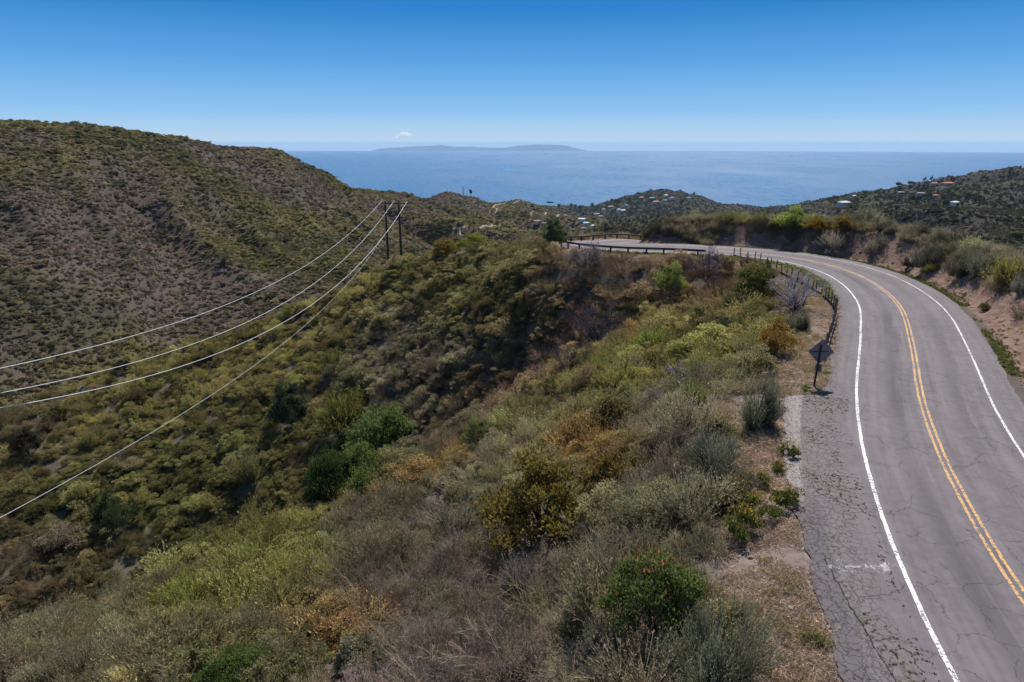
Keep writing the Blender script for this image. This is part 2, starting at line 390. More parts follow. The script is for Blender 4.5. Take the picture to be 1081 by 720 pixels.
# asphalt ----------------------------------------------------------------
def road_material():
    t = NT('old_asphalt'); uv = t.n('ShaderNodeUVMap').outputs[0]; sx = t.sep(uv); U, V = sx[0], sx[1]
    wob = t.noise(uv, .9, 3, .5, out='Color')
    uvd = t.vmath('ADD', uv, t.vmath('MULTIPLY', t.vmath('SUBTRACT', wob, (.5, .5, .5)), (.9, .9, 0)))
    fine = t.noise(uv, 60, 3, .7); med = t.noise(uv, 2.2, 6, .65)
    streak = t.noise(t.vmath('MULTIPLY', uv, (2.6, .09, 1)), 1, 5, .6)
    base = t.mix(t.ramp(streak, [(.32, 0.), (.7, 1.)]), (.118, .103, .110), (.205, .182, .190))
    base = t.mix(t.math('MULTIPLY', t.ramp(t.noise(uv, .35, 3), [(.42, 0.), (.62, 1.)]), .4), base, (.105, .093, .10))
    base = t.mix(t.math('MULTIPLY', t.ramp(med, [(.4, 0.), (.75, 1.)]), .5), base, (.235, .21, .215))
    base = t.mix(t.math('MULTIPLY', t.ramp(fine, [(.3, 0.), (.8, 1.)]), .35), base, (.10, .09, .095))
    # oil darkened strip in the middle of each lane
    def band(c0, w, amt):
        d = t.math('ABSOLUTE', t.math('SUBTRACT', t.math('ADD', U, t.math('MULTIPLY', t.math('SUBTRACT', streak, .5), 1.2)), c0))
        m = t.ramp(t.math('DIVIDE', d, w), [(0, 1.), (1, 0.)], 'EASE')
        return t.math('MULTIPLY', m, t.math('MULTIPLY', t.ramp(t.noise(t.comb(0, t.math('MULTIPLY', V, .08)), 1, 2), [(.35, .35), (.6, 1.)]), amt))
    base = t.mix(band(-1.35, .75, .85), base, (.085, .075, .083))
    base = t.mix(band(1.9, .7, .6), base, (.09, .08, .088))
    def cracks(scale, vec, width, rnd=1.0):
        x = t.n('ShaderNodeTexVoronoi', feature='DISTANCE_TO_EDGE', voronoi_dimensions='2D'); t.set(x.inputs['Vector'], vec); x.inputs['Scale'].default_value = scale
        x.inputs['Randomness'].default_value = rnd
        return t.ramp(x.outputs[0], [(0, 1.), (width, .0)])
    uvg = t.vmath('ADD', uvd, t.vmath('MULTIPLY', t.vmath('SUBTRACT', t.noise(uv, 3, 5, .65, out='Color'), (.5, .5, .5)), (.6, .6, 0)))
    gate2 = t.ramp(t.noise(uv, .35, 2), [(.48, 0.), (.55, 1.)])
    big = t.math('MULTIPLY', cracks(.2, t.vmath('MULTIPLY', uvg, (1, .7, 1)), .006), gate2)
    gate = t.ramp(t.noise(uv, .22, 2), [(.42, 0.), (.5, 1.)])
    mid = t.math('MULTIPLY', cracks(.55, uvg, .012), gate)
    lane = t.math('MAXIMUM', t.math('MULTIPLY', big, .8), t.math('MULTIPLY', mid, .7))
    # shattered left shoulder
    uvf = t.vmath('ADD', uvd, t.vmath('MULTIPLY', t.vmath('SUBTRACT', t.noise(uv, 5, 4, .6, out='Color'), (.5, .5, .5)), (.35, .35, 0)))
    shz = t.ramp(t.math('MULTIPLY', t.math('ADD', U, t.math('MULTIPLY', med, .9)), -.1), [(.37, 0.), (.41, 1.)])
    uvf = t.vmath('ADD', uvd, t.vmath('MULTIPLY', t.vmath('SUBTRACT', t.noise(uv, 5, 4, .6, out='Color'), (.5, .5, .5)), (.35, .35, 0)))
    allig = cracks(3.4, uvf, .075); allig2 = cracks(1.2, uvf, .022)
    al = t.math('MULTIPLY', shz, t.math('MAXIMUM', t.math('MULTIPLY', allig, .8), allig2))
    base = t.mix(t.math('MULTIPLY', shz, .7), base, t.mix(t.noise(uvf, 1.7, 6, .7), (.095, .083, .09), (.22, .195, .195)))
    cr = t.math('MAXIMUM', lane, al, clamp=True)
    moss_g = t.math('MULTIPLY', shz, t.ramp(t.noise(uv, .8, 3), [(.42, 0.), (.56, 1.)]))
    wide = t.math('MULTIPLY', t.math('MULTIPLY', cracks(3.4, uvf, .2), moss_g), t.ramp(t.noise(uv, 5, 4, .7), [(.45, 0.), (.58, 1.)]))
    c = t.mix(t.math('MULTIPLY', cr, .85), base, (.035, .03, .03))
    c = t.mix(t.math('MULTIPLY', wide, .8), c, t.mix(t.ramp(t.noise(uv, 2.5, 3), [(.4, 0.), (.6, 1.)]), (.12, .085, .045), (.085, .095, .03)))
    frag0 = t.noise(uvf, 1.6, 5, .7)
    # pale crust along the outer edge of the wide shoulder
    s0, s1 = S_Y(23.0), S36 + .5
    inV = t.math('MULTIPLY', t.ramp(t.math('MULTIPLY', t.math('SUBTRACT', V, s0 - 2), .1), [(.1, 0.), (.25, 1.)]), t.ramp(t.math('MULTIPLY', t.math('SUBTRACT', s1 + 2, V), .1), [(.1, 0.), (.2, 1.)]))
    inU = t.ramp(t.math('ADD', t.math('MULTIPLY', U, -.1), t.math('MULTIPLY', frag0, .03)), [(.622, 0.), (.632, 1.)])
    pale = t.math('MULTIPLY', inV, inU)
    c = t.mix(t.math('MULTIPLY', pale, .9), c, t.mix(cr, t.mix(med, (.22, .19, .185), (.34, .30, .285)), (.06, .05, .05)))
    # dark tar along outer edge nearer by
    inV2 = t.ramp(t.math('MULTIPLY', t.math('SUBTRACT', s0 + .5, V), .1), [(.0, 0.), (.12, 1.)])
    inU2 = t.ramp(t.math('ADD', t.math('MULTIPLY', U, -.1), t.math('MULTIPLY', frag0, .08)), [(.585, 0.), (.605, 1.)])
    c = t.mix(t.math('MULTIPLY', t.math('MULTIPLY', inV2, inU2), .75), c, t.mix(t.math('MAXIMUM', allig, allig2), (.11, .097, .105), (.03, .026, .028)))
    # one long open crack
    lc = t.math('ABSOLUTE', t.math('SUBTRACT', U, t.math('ADD', t.math('MULTIPLY', t.math('SUBTRACT', V, S_Y(18.6)), -.16), t.math('ADD', -5.9, t.math('MULTIPLY', frag0, .35)))))
    lcm = t.math('MULTIPLY', t.ramp(lc, [(.012, 1.), (.035, 0.)]), t.ramp(t.math('MULTIPLY', t.math('SUBTRACT', S_Y(19.6), V), .1), [(0, 0.), (.05, 1.)]))
    c = t.mix(lcm, c, (.012, .01, .01))
    # pale scrape across the shoulder
    sy = S_Y(19.3)
    frag = t.noise(uvf, 4, 5, .75)
    dd = t.math('ADD', t.math('ABSOLUTE', t.math('SUBTRACT', t.math('ADD', V, t.math('MULTIPLY', U, -.25)), sy + 1.1)), t.math('MULTIPLY', t.math('SUBTRACT', frag, .44), 3.2))
    sc = t.math('MULTIPLY', t.ramp(dd, [(.1, 1.), (.22, 0.)]), t.ramp(t.math('MULTIPLY', U, -.1), [(.34, 0.), (.38, 1.), (.56, 1.), (.6, 0.)]))
    c = t.mix(t.math('MULTIPLY', sc, .7), c, (.50, .47, .46))
    hb = t.math('ADD', t.math('MULTIPLY', cr, -1), t.math('MULTIPLY', fine, .25))
    t.bsdf(c, .85, t.bump(hb, .5, .03), spec=.25)
    return t.m
M['road'] = road_material()

def paint(name, col, wear):
    t = NT(name); uv = t.n('ShaderNodeUVMap').outputs[0]
    n = t.noise(uv, 7, 5, .7); n2 = t.noise(uv, .5, 2)
    c = t.mix(t.noise(uv, 25, 3), tuple(x * .88 for x in col), col)
    k = t.ramp(t.math('ADD', n, t.math('MULTIPLY', n2, .35)), [(wear, 1.), (wear + .04, 0.)])
    wv = t.n('ShaderNodeTexVoronoi', feature='DISTANCE_TO_EDGE', voronoi_dimensions='2D'); t.set(wv.inputs['Vector'], uv); wv.inputs['Scale'].default_value = 1.9
    k = t.math('MAXIMUM', t.math('SUBTRACT', 1, k), t.ramp(wv.outputs[0], [(0, .8), (.03, 0.)]))
    c = t.mix(k, c, (.13, .12, .12))
    t.bsdf(c, .6, spec=.3); return t.m
M['white'] = paint('white_road_paint', (.74, .73, .70), .70)
M['orange'] = paint('yellow_road_paint', (.64, .36, .12), .69)

# ------------------------------------------------------------------ ground sheet
na, nd = len(AZ), len(DI)
V = np.stack([GX.ravel(), GY.ravel(), HG.ravel()], 1)
ii, jj = np.meshgrid(np.arange(na - 1), np.arange(nd - 1), indexing='ij')
a0 = (ii * nd + jj).ravel()
Fq = np.stack([a0, a0 + nd, a0 + nd + 1, a0 + 1], 1)[:, ::-1]
bare = np.clip((1 - sstep(1.8, 4.5, tl)) * (tl > -1) * left + .22 * sstep(.1, .35, fbm(GX.ravel() / 40, GY.ravel() / 40, 4)) * sstep(200, 300, GD.ravel()) + .12, 0, 1)
cut = np.where((~left) & (tr < 60), sstep(.4, 1.3, tr) * (1 - sstep(6.0, 8.0, tr + 1.2 * fbm(GX.ravel() / 2.5, GY.ravel() / 2.5, 3))), 0)
def far_colour(x, y, d):
    g1 = fbm(x / 120, y / 120, 4); g2 = fbm(x / 30, y / 30, 4); g3 = fbm(x / 70 + 50, y / 70, 4)
    wq = x * .80 + y * .60 + 45 * fbm(x / 260, y / 260, 3); lq = x * -.60 + y * .80
    rq = (1 - np.abs(fbm(wq / 95, lq / 420, 3)) * 2.2)
    olive = np.array((.125, .115, .045)); grey = np.array((.122, .098, .082)); dk = np.array((.055, .06, .034)); yg = np.array((.15, .142, .05))
    a = sstep(-.3, .3, g1 + .35 * g2 + .5 * (rq - .6))[:, None]; b = sstep(.1, .4, g3)[:, None]
    c = grey * (1 - a) + olive * a; c = c * (1 - .45 * b) + dk * .45 * b
    hi = sstep(.75, .95, rq)[:, None] * sstep(.0, .3, g1)[:, None]; c = c * (1 - .5 * hi) + yg * .5 * hi
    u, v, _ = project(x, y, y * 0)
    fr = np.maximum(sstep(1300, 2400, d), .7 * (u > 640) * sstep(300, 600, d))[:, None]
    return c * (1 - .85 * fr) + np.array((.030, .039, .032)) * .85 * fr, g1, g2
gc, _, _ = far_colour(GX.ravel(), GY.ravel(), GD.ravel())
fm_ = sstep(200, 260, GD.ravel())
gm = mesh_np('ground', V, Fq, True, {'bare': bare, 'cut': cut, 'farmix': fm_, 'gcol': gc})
tag(link('ground', gm, M['ground']), kind='structure')

# ------------------------------------------------------------------ road, markings
def strip(name, offs, mat, dz, step=.25, s0=0, s1=None, jag=False, cols=None):
    s1 = s1 or RS[-1] - 1
    s = np.arange(s0, s1, step)
    cx = np.interp(s, RS, RC[:, 0]); cy = np.interp(s, RS, RC[:, 1]); cz = np.interp(s, RS, RC[:, 2])
    nx = np.interp(s, RS, RN[:, 0]); ny = np.interp(s, RS, RN[:, 1])
    o = np.stack([np.broadcast_to(f(s) if callable(f) else f + .014 * fbm(s * .6 + 2, s * 0, 3) + .02 * fbm(s * .06, s * 0 + 5, 2) + .006 * rng.normal(size=len(s)), s.shape) for f in offs], 1)
    if cols:
        tt = np.linspace(0, 1, cols); o = o[:, :1] * (1 - tt) + o[:, -1:] * tt
    X = cx[:, None] + nx[:, None] * o; Y = cy[:, None] + ny[:, None] * o; Z = np.broadcast_to(cz[:, None] + dz, X.shape)
    V = np.stack([X, Y, Z], 2).reshape(-1, 3); k = o.shape[1]; n = len(s)
    i, j = np.meshgrid(np.arange(n - 1), np.arange(k - 1), indexing='ij'); a = (i * k + j).ravel()
    Fc = np.stack([a, a + 1, a + k + 1, a + k], 1)
    uv = np.stack([o, np.broadcast_to(s[:, None], o.shape)], 2).reshape(-1, 2)
    return tag(link(name, mesh_np(name, V, Fc, False, uv=uv), mat), kind='structure')
strip('road', [lambda s: -edge_left(s) - .1 * fbm(s * 3.1, s * 0 + 1, 3), lambda s: edge_right(s) + .08 * fbm(s * 2.7, s * 0 + 4, 3)], M['road'], 0, cols=12)
WL = 3.35
strip('road_edge_line', [-WL - .075, -WL + .075], M['white'], .007)
strip('road_edge_line', [3.5 - .06, 3.5 + .06], M['white'], .007)
strip('road_centre_line', [-.19, -.07], M['orange'], .007)
strip('road_centre_line', [.07, .19], M['orange'], .007)
# ------------------------------------------------------------------ sea
SEA = -330.0; R_E = 6371000.0
sa = np.radians(np.linspace(-85, 85, 260)); sd = np.exp(np.linspace(math.log(2500), math.log(64500), 160))
A_, D_ = np.meshgrid(sa, sd, indexing='ij')
V = np.stack([D_ * np.sin(A_), D_ * np.cos(A_), SEA - D_ ** 2 / (2 * R_E)], 2).reshape(-1, 3)
i, j = np.meshgrid(np.arange(259), np.arange(159), indexing='ij'); a = (i * 160 + j).ravel()
t = NT('sea_water'); p = t.geo()
r = t.vmath('MULTIPLY', p, (1, .45, 1))
w1 = t.noise(r, .012, 6, .7); w2 = t.noise(r, .0011, 5, .6); w3 = t.noise(t.vmath('MULTIPLY', p, (1, .18, 1)), .0004, 4, .6)
c = t.mix(t.ramp(w3, [(.35, 0.), (.65, 1.)]), (.010, .088, .20), (.018, .108, .22))
rr = t.ramp(t.math('ADD', t.math('MULTIPLY', w1, .5), t.math('MULTIPLY', w2, .5)), [(.35, .22), (.65, .38)])
t.bsdf(c, rr, t.bump(t.math('ADD', w1, t.math('MULTIPLY', w2, 3)), 1.0, 9), spec=.5)
M['sea'] = t.m
tag(link('sea', mesh_np('sea', V, np.stack([a, a + 1, a + 161, a + 160], 1), True), M['sea']), kind='structure')

# far island: long low relief standing 62 km out
def island(name, pts, depth, dist, label):
    n = 90; m = 14
    u = np.linspace(pts[0][0], pts[-1][0], n); hv = np.interp(u, [p[0] for p in pts], [p[1] for p in pts])
    V = []
    for k in range(n):
        az = math.atan((u[k] - 540.5) / 720 / (CP + SP * .28))
        for j in range(m):
            f = j / (m - 1)
            d = dist + depth * (f - .5)
            prof = math.sin(math.pi * f) ** .8
            hh = hv[k] * prof * (1 + .12 * float(fbm(np.array([k * .25]), np.array([j * .6]), 3)[0])) - 20
            V.append((d * math.sin(az), d * math.cos(az), SEA - dist ** 2 / (2 * R_E) + hh))
    i, j = np.meshgrid(np.arange(n - 1), np.arange(m - 1), indexing='ij'); a = (i * m + j).ravel()
    o = link(name, mesh_np(name, np.array(V), np.stack([a, a + m, a + m + 1, a + 1], 1), True), simple(name + '_rock', (.025, .04, .05), 1, scale=.001))
    return tag(o, kind='structure')
island('island', [(390, 0), (400, 180), (415, 300), (440, 380), (455, 400), (466, 470), (476, 380), (500, 330), (520, 270), (532, 250), (545, 420), (560, 520), (580, 540), (592, 500), (600, 380), (612, 160), (622, 0)], 5000, 61000, '')

# ------------------------------------------------------------------ world, sun, haze, camera
w = bpy.data.worlds.new('World'); SC.world = w; w.use_nodes = True
nt = w.node_tree; bg = nt.nodes['Background']
sky = nt.nodes.new('ShaderNodeTexSky'); sky.sky_type = 'NISHITA'; sky.sun_disc = False
SUN_EL, SUN_AZ = 52, 14
sky.sun_elevation = math.radians(SUN_EL); sky.sun_rotation = math.radians(SUN_AZ)
sky.altitude = 330; sky.air_density = .8; sky.dust_density = 0; sky.ozone_density = 2.0
# the clear marine air of that day: paler and bluer towards the sea horizon than the sky model alone
BS = .085
tc = nt.nodes.new('ShaderNodeTexCoord'); sp = nt.nodes.new('ShaderNodeSeparateXYZ'); nt.links.new(tc.outputs['Generated'], sp.inputs[0])
cr_ = nt.nodes.new('ShaderNodeValToRGB'); mr = nt.nodes.new('ShaderNodeMapRange'); mr.inputs['From Max'].default_value = .4; nt.links.new(sp.outputs[2], mr.inputs[0]); nt.links.new(mr.outputs[0], cr_.inputs[0])
EXPO = 2 ** .35
stops = [(0, (.50, .65, .80)), (.05, (.39, .59, .81)), (.11, (.25, .51, .82)), (.25, (.11, .36, .74)), (.42, (.028, .215, .57)), (1, (.012, .13, .42))]
e = cr_.color_ramp.elements
while len(e) < len(stops): e.new(.5)
for k_, (p_, c_) in enumerate(stops):
    e[k_].position = p_; e[k_].color = (*[x / EXPO for x in c_], 1)
sc_ = nt.nodes.new('ShaderNodeVectorMath'); sc_.operation = 'SCALE'; sc_.inputs['Scale'].default_value = 1 / BS; nt.links.new(cr_.outputs[0], sc_.inputs[0])
fm = nt.nodes.new('ShaderNodeMapRange'); fm.inputs['From Min'].default_value = .22; fm.inputs['From Max'].default_value = .6; fm.inputs['To Min'].default_value = 1; fm.inputs['To Max'].default_value = 0
nt.links.new(sp.outputs[2], fm.inputs[0])
mx = nt.nodes.new('ShaderNodeMix'); mx.data_type = 'RGBA'; nt.links.new(fm.outputs[0], mx.inputs[0]); nt.links.new(sky.outputs[0], mx.inputs[6]); nt.links.new(sc_.outputs[0], mx.inputs[7])
nt.links.new(mx.outputs[2], bg.inputs[0]); bg.inputs[1].default_value = BS
sun = bpy.data.lights.new('sun', 'SUN'); sun.energy = 4.3; sun.angle = math.radians(.53); sun.color = (1, .95, .88)
so = bpy.data.objects.new('sun', sun); COL.objects.link(so)
so.rotation_euler = (math.radians(90 - SUN_EL), 0, math.radians(180 - SUN_AZ + 0))
so.location = (0, 0, 100)

hz = MB(); hz.box((0, 30000, -302.5), (140000, 76000, 735))
t = NT('haze_air'); pv = t.n('ShaderNodeVolumePrincipled'); pv.inputs['Color'].default_value = (.52, .73, .97, 1); pv.inputs['Density'].default_value = 1.9e-5
pv.inputs['Anisotropy'].default_value = .1
t.t.links.new(pv.outputs[0], t.out.inputs['Volume']); M['haze'] = t.m
tag(hz.build('haze', M['haze']), kind='stuff', label='pale blue sea haze lying over the water and far hills', cat='haze')

cam = bpy.data.cameras.new('camera'); co = bpy.data.objects.new('camera', cam); COL.objects.link(co); SC.camera = co
cam.sensor_width = 36; cam.lens = 36 * 720 / 1081; cam.clip_start = .1; cam.clip_end = 250000
co.location = (0, 0, H_CAM); co.rotation_euler = (math.pi / 2 - PITCH, 0, 0)
SC.view_settings.view_transform = 'Standard'; SC.view_settings.look = 'None'; SC.view_settings.gamma = 1; SC.view_settings.exposure = .45
SC.view_settings.use_curve_mapping = False
SC.cycles.max_bounces = 5; SC.cycles.diffuse_bounces = 3; SC.cycles.glossy_bounces = 2; SC.cycles.transmission_bounces = 2; SC.cycles.volume_bounces = 1
SC.cycles.transparent_max_bounces = 8; SC.cycles.use_denoising = True

# ================================================================== PLANTS
def nrm(a): return a / (np.linalg.norm(a, axis=-1, keepdims=True) + 1e-9)

def blades(c, d, s, L, W):
    """rhombic leaves: base c, direction d, side s"""
    L = L[:, None]; W = W[:, None]
    v = np.stack([c, c + d * L * .45 + s * W * .5, c + d * L, c + d * L * .45 - s * W * .5], 1).reshape(-1, 3)
    f = np.arange(len(v)).reshape(-1, 4)
    return v, f

def ribbons(P, W, R):
    """P (n,k,3) paths, W (k,) widths: flat narrow strips"""
    n, k, _ = P.shape
    T = nrm(np.gradient(P, axis=1)); S = nrm(np.cross(T, nrm(R.normal(size=(n, 1, 3)))))
    A = P + S * W[None, :, None] / 2; B = P - S * W[None, :, None] / 2
    v = np.stack([A, B], 2).reshape(-1, 3)
    b = (np.arange(n)[:, None] * k + np.arange(k - 1)[None]) * 2
    f = np.stack([b, b + 1, b + 3, b + 2], 2).reshape(-1, 4)
    return v, f

def join(parts):
    V = []; Fc = []; A = []; n = 0
    for v, f, a in parts:
        V.append(v); Fc.append(f + n); A.append(a); n += len(v)
    return np.concatenate(V), np.concatenate(Fc), np.concatenate(A)

def mk_leafy(seed, nc=26, per=130, L=.10, H=1.15, flat=.0, up=.35, tall=1.0, tipred=False, open_=.0):
    R = np.random.default_rng(seed)
    th = R.random(nc) * 2 * np.pi; ph = np.arccos(1 - R.random(nc) * .97)
    rr = .55 + .35 * R.random(nc)
    C = np.stack([np.sin(ph) * np.cos(th) * rr, np.sin(ph) * np.sin(th) * rr, np.cos(ph) * rr * H * .82 * tall + .22], 1)
    cr = (.11 + .27 * R.random(nc) ** 1.3) * (1 - open_ * .4); C[:, 2] *= .6 + .55 * R.random(nc); C[:, :2] *= (.75 + .5 * R.random(nc))[:, None]
    ci = np.repeat(np.arange(nc), per); n = len(ci)
    o = nrm(R.normal(size=(n, 3))); o[:, 2] = np.abs(o[:, 2]) * .9 + o[:, 2] * .1
    rad = cr[ci] * (.35 + .75 * R.random(n) ** .6)
    c = C[ci] + o * rad[:, None] * np.array([1, 1, .8])
    d = nrm(o + R.normal(size=(n, 3)) * .6 + np.array([0, 0, up])); s = nrm(np.cross(d, R.normal(size=(n, 3))))
    Ls = L * (.7 + .6 * R.random(n)); v, f = blades(c, d, s, Ls, Ls * .55)
    cv = R.random(nc)
    a = np.clip(.25 + .3 * cv[ci] + .45 * (R.random(n) - .3), 0, 1)
    v[:, 2] = np.maximum(v[:, 2], .0)
    return v, f, np.repeat(a, 4)

def mk_stems(seed, n=14, H=.85, W=.035, spread=.55):
    R = np.random.default_rng(seed)
    th = R.random(n) * 2 * np.pi; r = spread * (.5 + .6 * R.random(n)); k = 5; t = np.linspace(0, 1, k)
    end = np.stack([np.cos(th) * r, np.sin(th) * r, H * (.6 + .5 * R.random(n))], 1)
    P = end[:, None, :] * np.stack([t ** 1.1, t ** 1.1, t ** .8], 1)[None] + R.normal(size=(n, k, 3)) * .035 * t[None, :, None]
    P2 = P.copy(); v, f = ribbons(P, W * (1.15 - t), R); v2, f2 = ribbons(P2, W * (1.15 - t), R)
    v, f, a = join([(v, f, np.full(len(v), .4)), (v2, f2, np.full(len(v2), .4))])
    return v, f, a

def mk_wispy(seed, n=330, H=1.0, spread=.75, W=.014, nl=9, L=.06, leafvar=.5):
    """soft upright shoots, each set with small leaves"""
    R = np.random.default_rng(seed); k = 4; t = np.linspace(0, 1, k)
    th = R.random(n) * 2 * np.pi; u = R.random(n) ** .55
    lob = 1 + .22 * np.sin(th * 3 + seed) + .15 * np.sin(th * 5 + 2 * seed)
    r = spread * u * lob
    hgt = H * (1 - .55 * u ** 2) * (.65 + .45 * R.random(n))
    nt_ = 7; tc_ = R.integers(0, nt_, n); ta = R.random(nt_) * 6.28; trr = spread * (.25 + .6 * R.random(nt_)); th_ = H * (.45 + .75 * R.random(nt_)); tw = .28 + .3 * R.random(nt_)
    cx_ = np.cos(ta) * trr; cy_ = np.sin(ta) * trr
    hgt = np.where(tc_ < 1, hgt, th_[tc_] * (1 - .5 * u ** 2) * (.6 + .5 * R.random(n)))
    fx_ = np.where(tc_ < 1, 0, cx_[tc_]); fy_ = np.where(tc_ < 1, 0, cy_[tc_]); rs_ = np.where(tc_ < 1, r, spread * u * tw[tc_])
    base = np.stack([fx_ * .7 + np.cos(th) * rs_ * .35, fy_ * .7 + np.sin(th) * rs_ * .35, 0 * r], 1)
    end = np.stack([fx_ * 1.05 + np.cos(th) * rs_ * 1.1, fy_ * 1.05 + np.sin(th) * rs_ * 1.1, hgt], 1) + R.normal(size=(n, 3)) * .06
    P = base[:, None] + (end - base)[:, None] * np.stack([t ** 1.3, t ** 1.3, t ** .9], 1)[None]
    v, f = ribbons(P, W * (1.2 - .8 * t), R)
    sv = R.random(n)
    parts = [(v, f, np.repeat(np.clip(.2 + .3 * sv, 0, 1), 2 * k))]
    idx = np.repeat(np.arange(n), nl); m = len(idx)
    tt = .35 + .65 * R.random(m)
    c = base[idx] + (end - base)[idx] * np.stack([tt ** 1.3, tt ** 1.3, tt ** .9], 1)
    ax = nrm((end - base)[idx]); d = nrm(ax + R.normal(size=(m, 3)) * .45); s = nrm(np.cross(d, R.normal(size=(m, 3))))
    Ls = L * (.6 + .8 * R.random(m)); v, f = blades(c, d, s, Ls, Ls * .3)
    a = np.clip(.3 + leafvar * (sv[idx] - .4) + .35 * (tt - .6) + .25 * (R.random(m) - .5), 0, 1)
    parts.append((v, f, np.repeat(a, 4)))
    return join(parts)

def mk_twig(seed, depth=5, n0=6, L0=.5, W0=.05, up=.5, curl=.35, shrink=.72, lean=(0, 0)):
    """bare branching shrub: three-sided tapered sticks"""
    R = random.Random(seed); V = []; Fc = []; A = []
    def seg(p, d, L, w, dep, shade):
        d = d / np.linalg.norm(d)
        q_ = p + d * L
        a = np.cross(d, [.3, .5, .8]); a /= np.linalg.norm(a); b = np.cross(d, a)
        n = len(V)
        for (pt, ww) in ((p, w), (q_, w * .68)):
            for k in range(3):
                th = k * 2.0944
                V.append(pt + (math.cos(th) * a + math.sin(th) * b) * ww * .5); A.append(shade)
        for k in range(3):
            Fc.append((n + k, n + (k + 1) % 3, n + 3 + (k + 1) % 3, n + 3 + k))
        if dep == 0: return
        for _ in range(2 if R.random() < .45 else 3):
            nd_ = d + np.array([R.gauss(0, curl), R.gauss(0, curl), R.gauss(0, curl) + .12])
            seg(q_, nd_, L * shrink * R.uniform(.75, 1.15), w * .66, dep - 1, min(1, shade + R.uniform(-.1, .12)))
    for k in range(n0):
        th = 2 * math.pi * (k + R.random() * .7) / n0
        seg(np.zeros(3), np.array([math.cos(th) + lean[0], math.sin(th) + lean[1], up + R.random() * .9]), L0 * R.uniform(.7, 1.1), W0, depth, .45)
    V = np.array(V); r_ = np.percentile(np.hypot(V[:, 0], V[:, 1]), 95); V[:, :2] /= r_; V[:, 2] *= 1.1 / np.percentile(V[:, 2], 97)
    return V, np.array(Fc), np.clip(np.array(A), 0, 1)

def mk_far(seed, nc=7, per=26, L=.42):
    return mk_leafy(seed, nc, per, L, .95, up=.5)

def pmesh(name, vfa): return mesh_np(name, vfa[0], vfa[1], False, {'var': vfa[2]})

PROTO = {}
def proto(kind, fns, mat):
    c = bpy.data.collections.new('stock_' + kind); L = []
    for k, fn in enumerate(fns):
        me = pmesh(kind, fn); me.materials.append(mat)
        o = bpy.data.objects.new(kind, me); o.name = '%s_%02d' % (kind, k); c.objects.link(o); L.append(o)
    PROTO[kind] = (c, len(L))
def comb(*p): return join(list(p))
ML = M['leaf_i']
proto('sage', [mk_wispy(s, 420, 1.05, .85, .012, 9, .065) for s in (1, 2, 3, 4)] + [mk_wispy(8, 300, 1.25, .6, .014, 10, .08)], ML)
proto('broom', [mk_wispy(s, 460, 1.0, .95, .012, 7, .09, .7) for s in (21, 22, 23)], ML)
proto('drybrush', [comb(mk_twig(31, 4, 12, .36, .018, .9, .4), mk_wispy(31, 200, .95, .8, .009, 3, .05)),
                   comb(mk_twig(32, 4, 12, .36, .018, .9, .4), mk_wispy(32, 220, .9, .8, .009, 3, .05)),
                   mk_twig(33, 5, 9, .36, .02, .8, .42)], ML)
proto('leafy', [comb(mk_leafy(s, 30, 190, .078), mk_stems(s)) for s in (41, 42, 43)] + [comb(mk_leafy(s, 22, 200, .07, open_=.6), mk_stems(s)) for s in (44, 45)], ML)
proto('farbush', [mk_far(s) for s in (51, 52, 53, 54, 55)] + [mk_far(s, 12, 30, .3) for s in (56, 57)], ML)
proto('tuft', [mk_wispy(s, 60, .55, .5, .016, 2, .12) for s in (61, 62, 63)], ML)
proto('litter', [(lambda R: (lambda v: (v[0], v[1], np.repeat(R.random(len(v[1])), 4)))(blades(R.normal(size=(90, 3)) * [.4, .4, .02] + [0, 0, .03],
        nrm(R.normal(size=(90, 3)) * [1, 1, .35] + [0, 0, .12]), nrm(R.normal(size=(90, 3))), .18 + .25 * R.random(90), .025 + .03 * R.random(90))))(np.random.default_rng(s)) for s in (71, 72, 73)], ML)
proto('rosette', [mk_leafy(s, 6, 22, .26, .5, up=.6) for s in (81, 82)], ML)

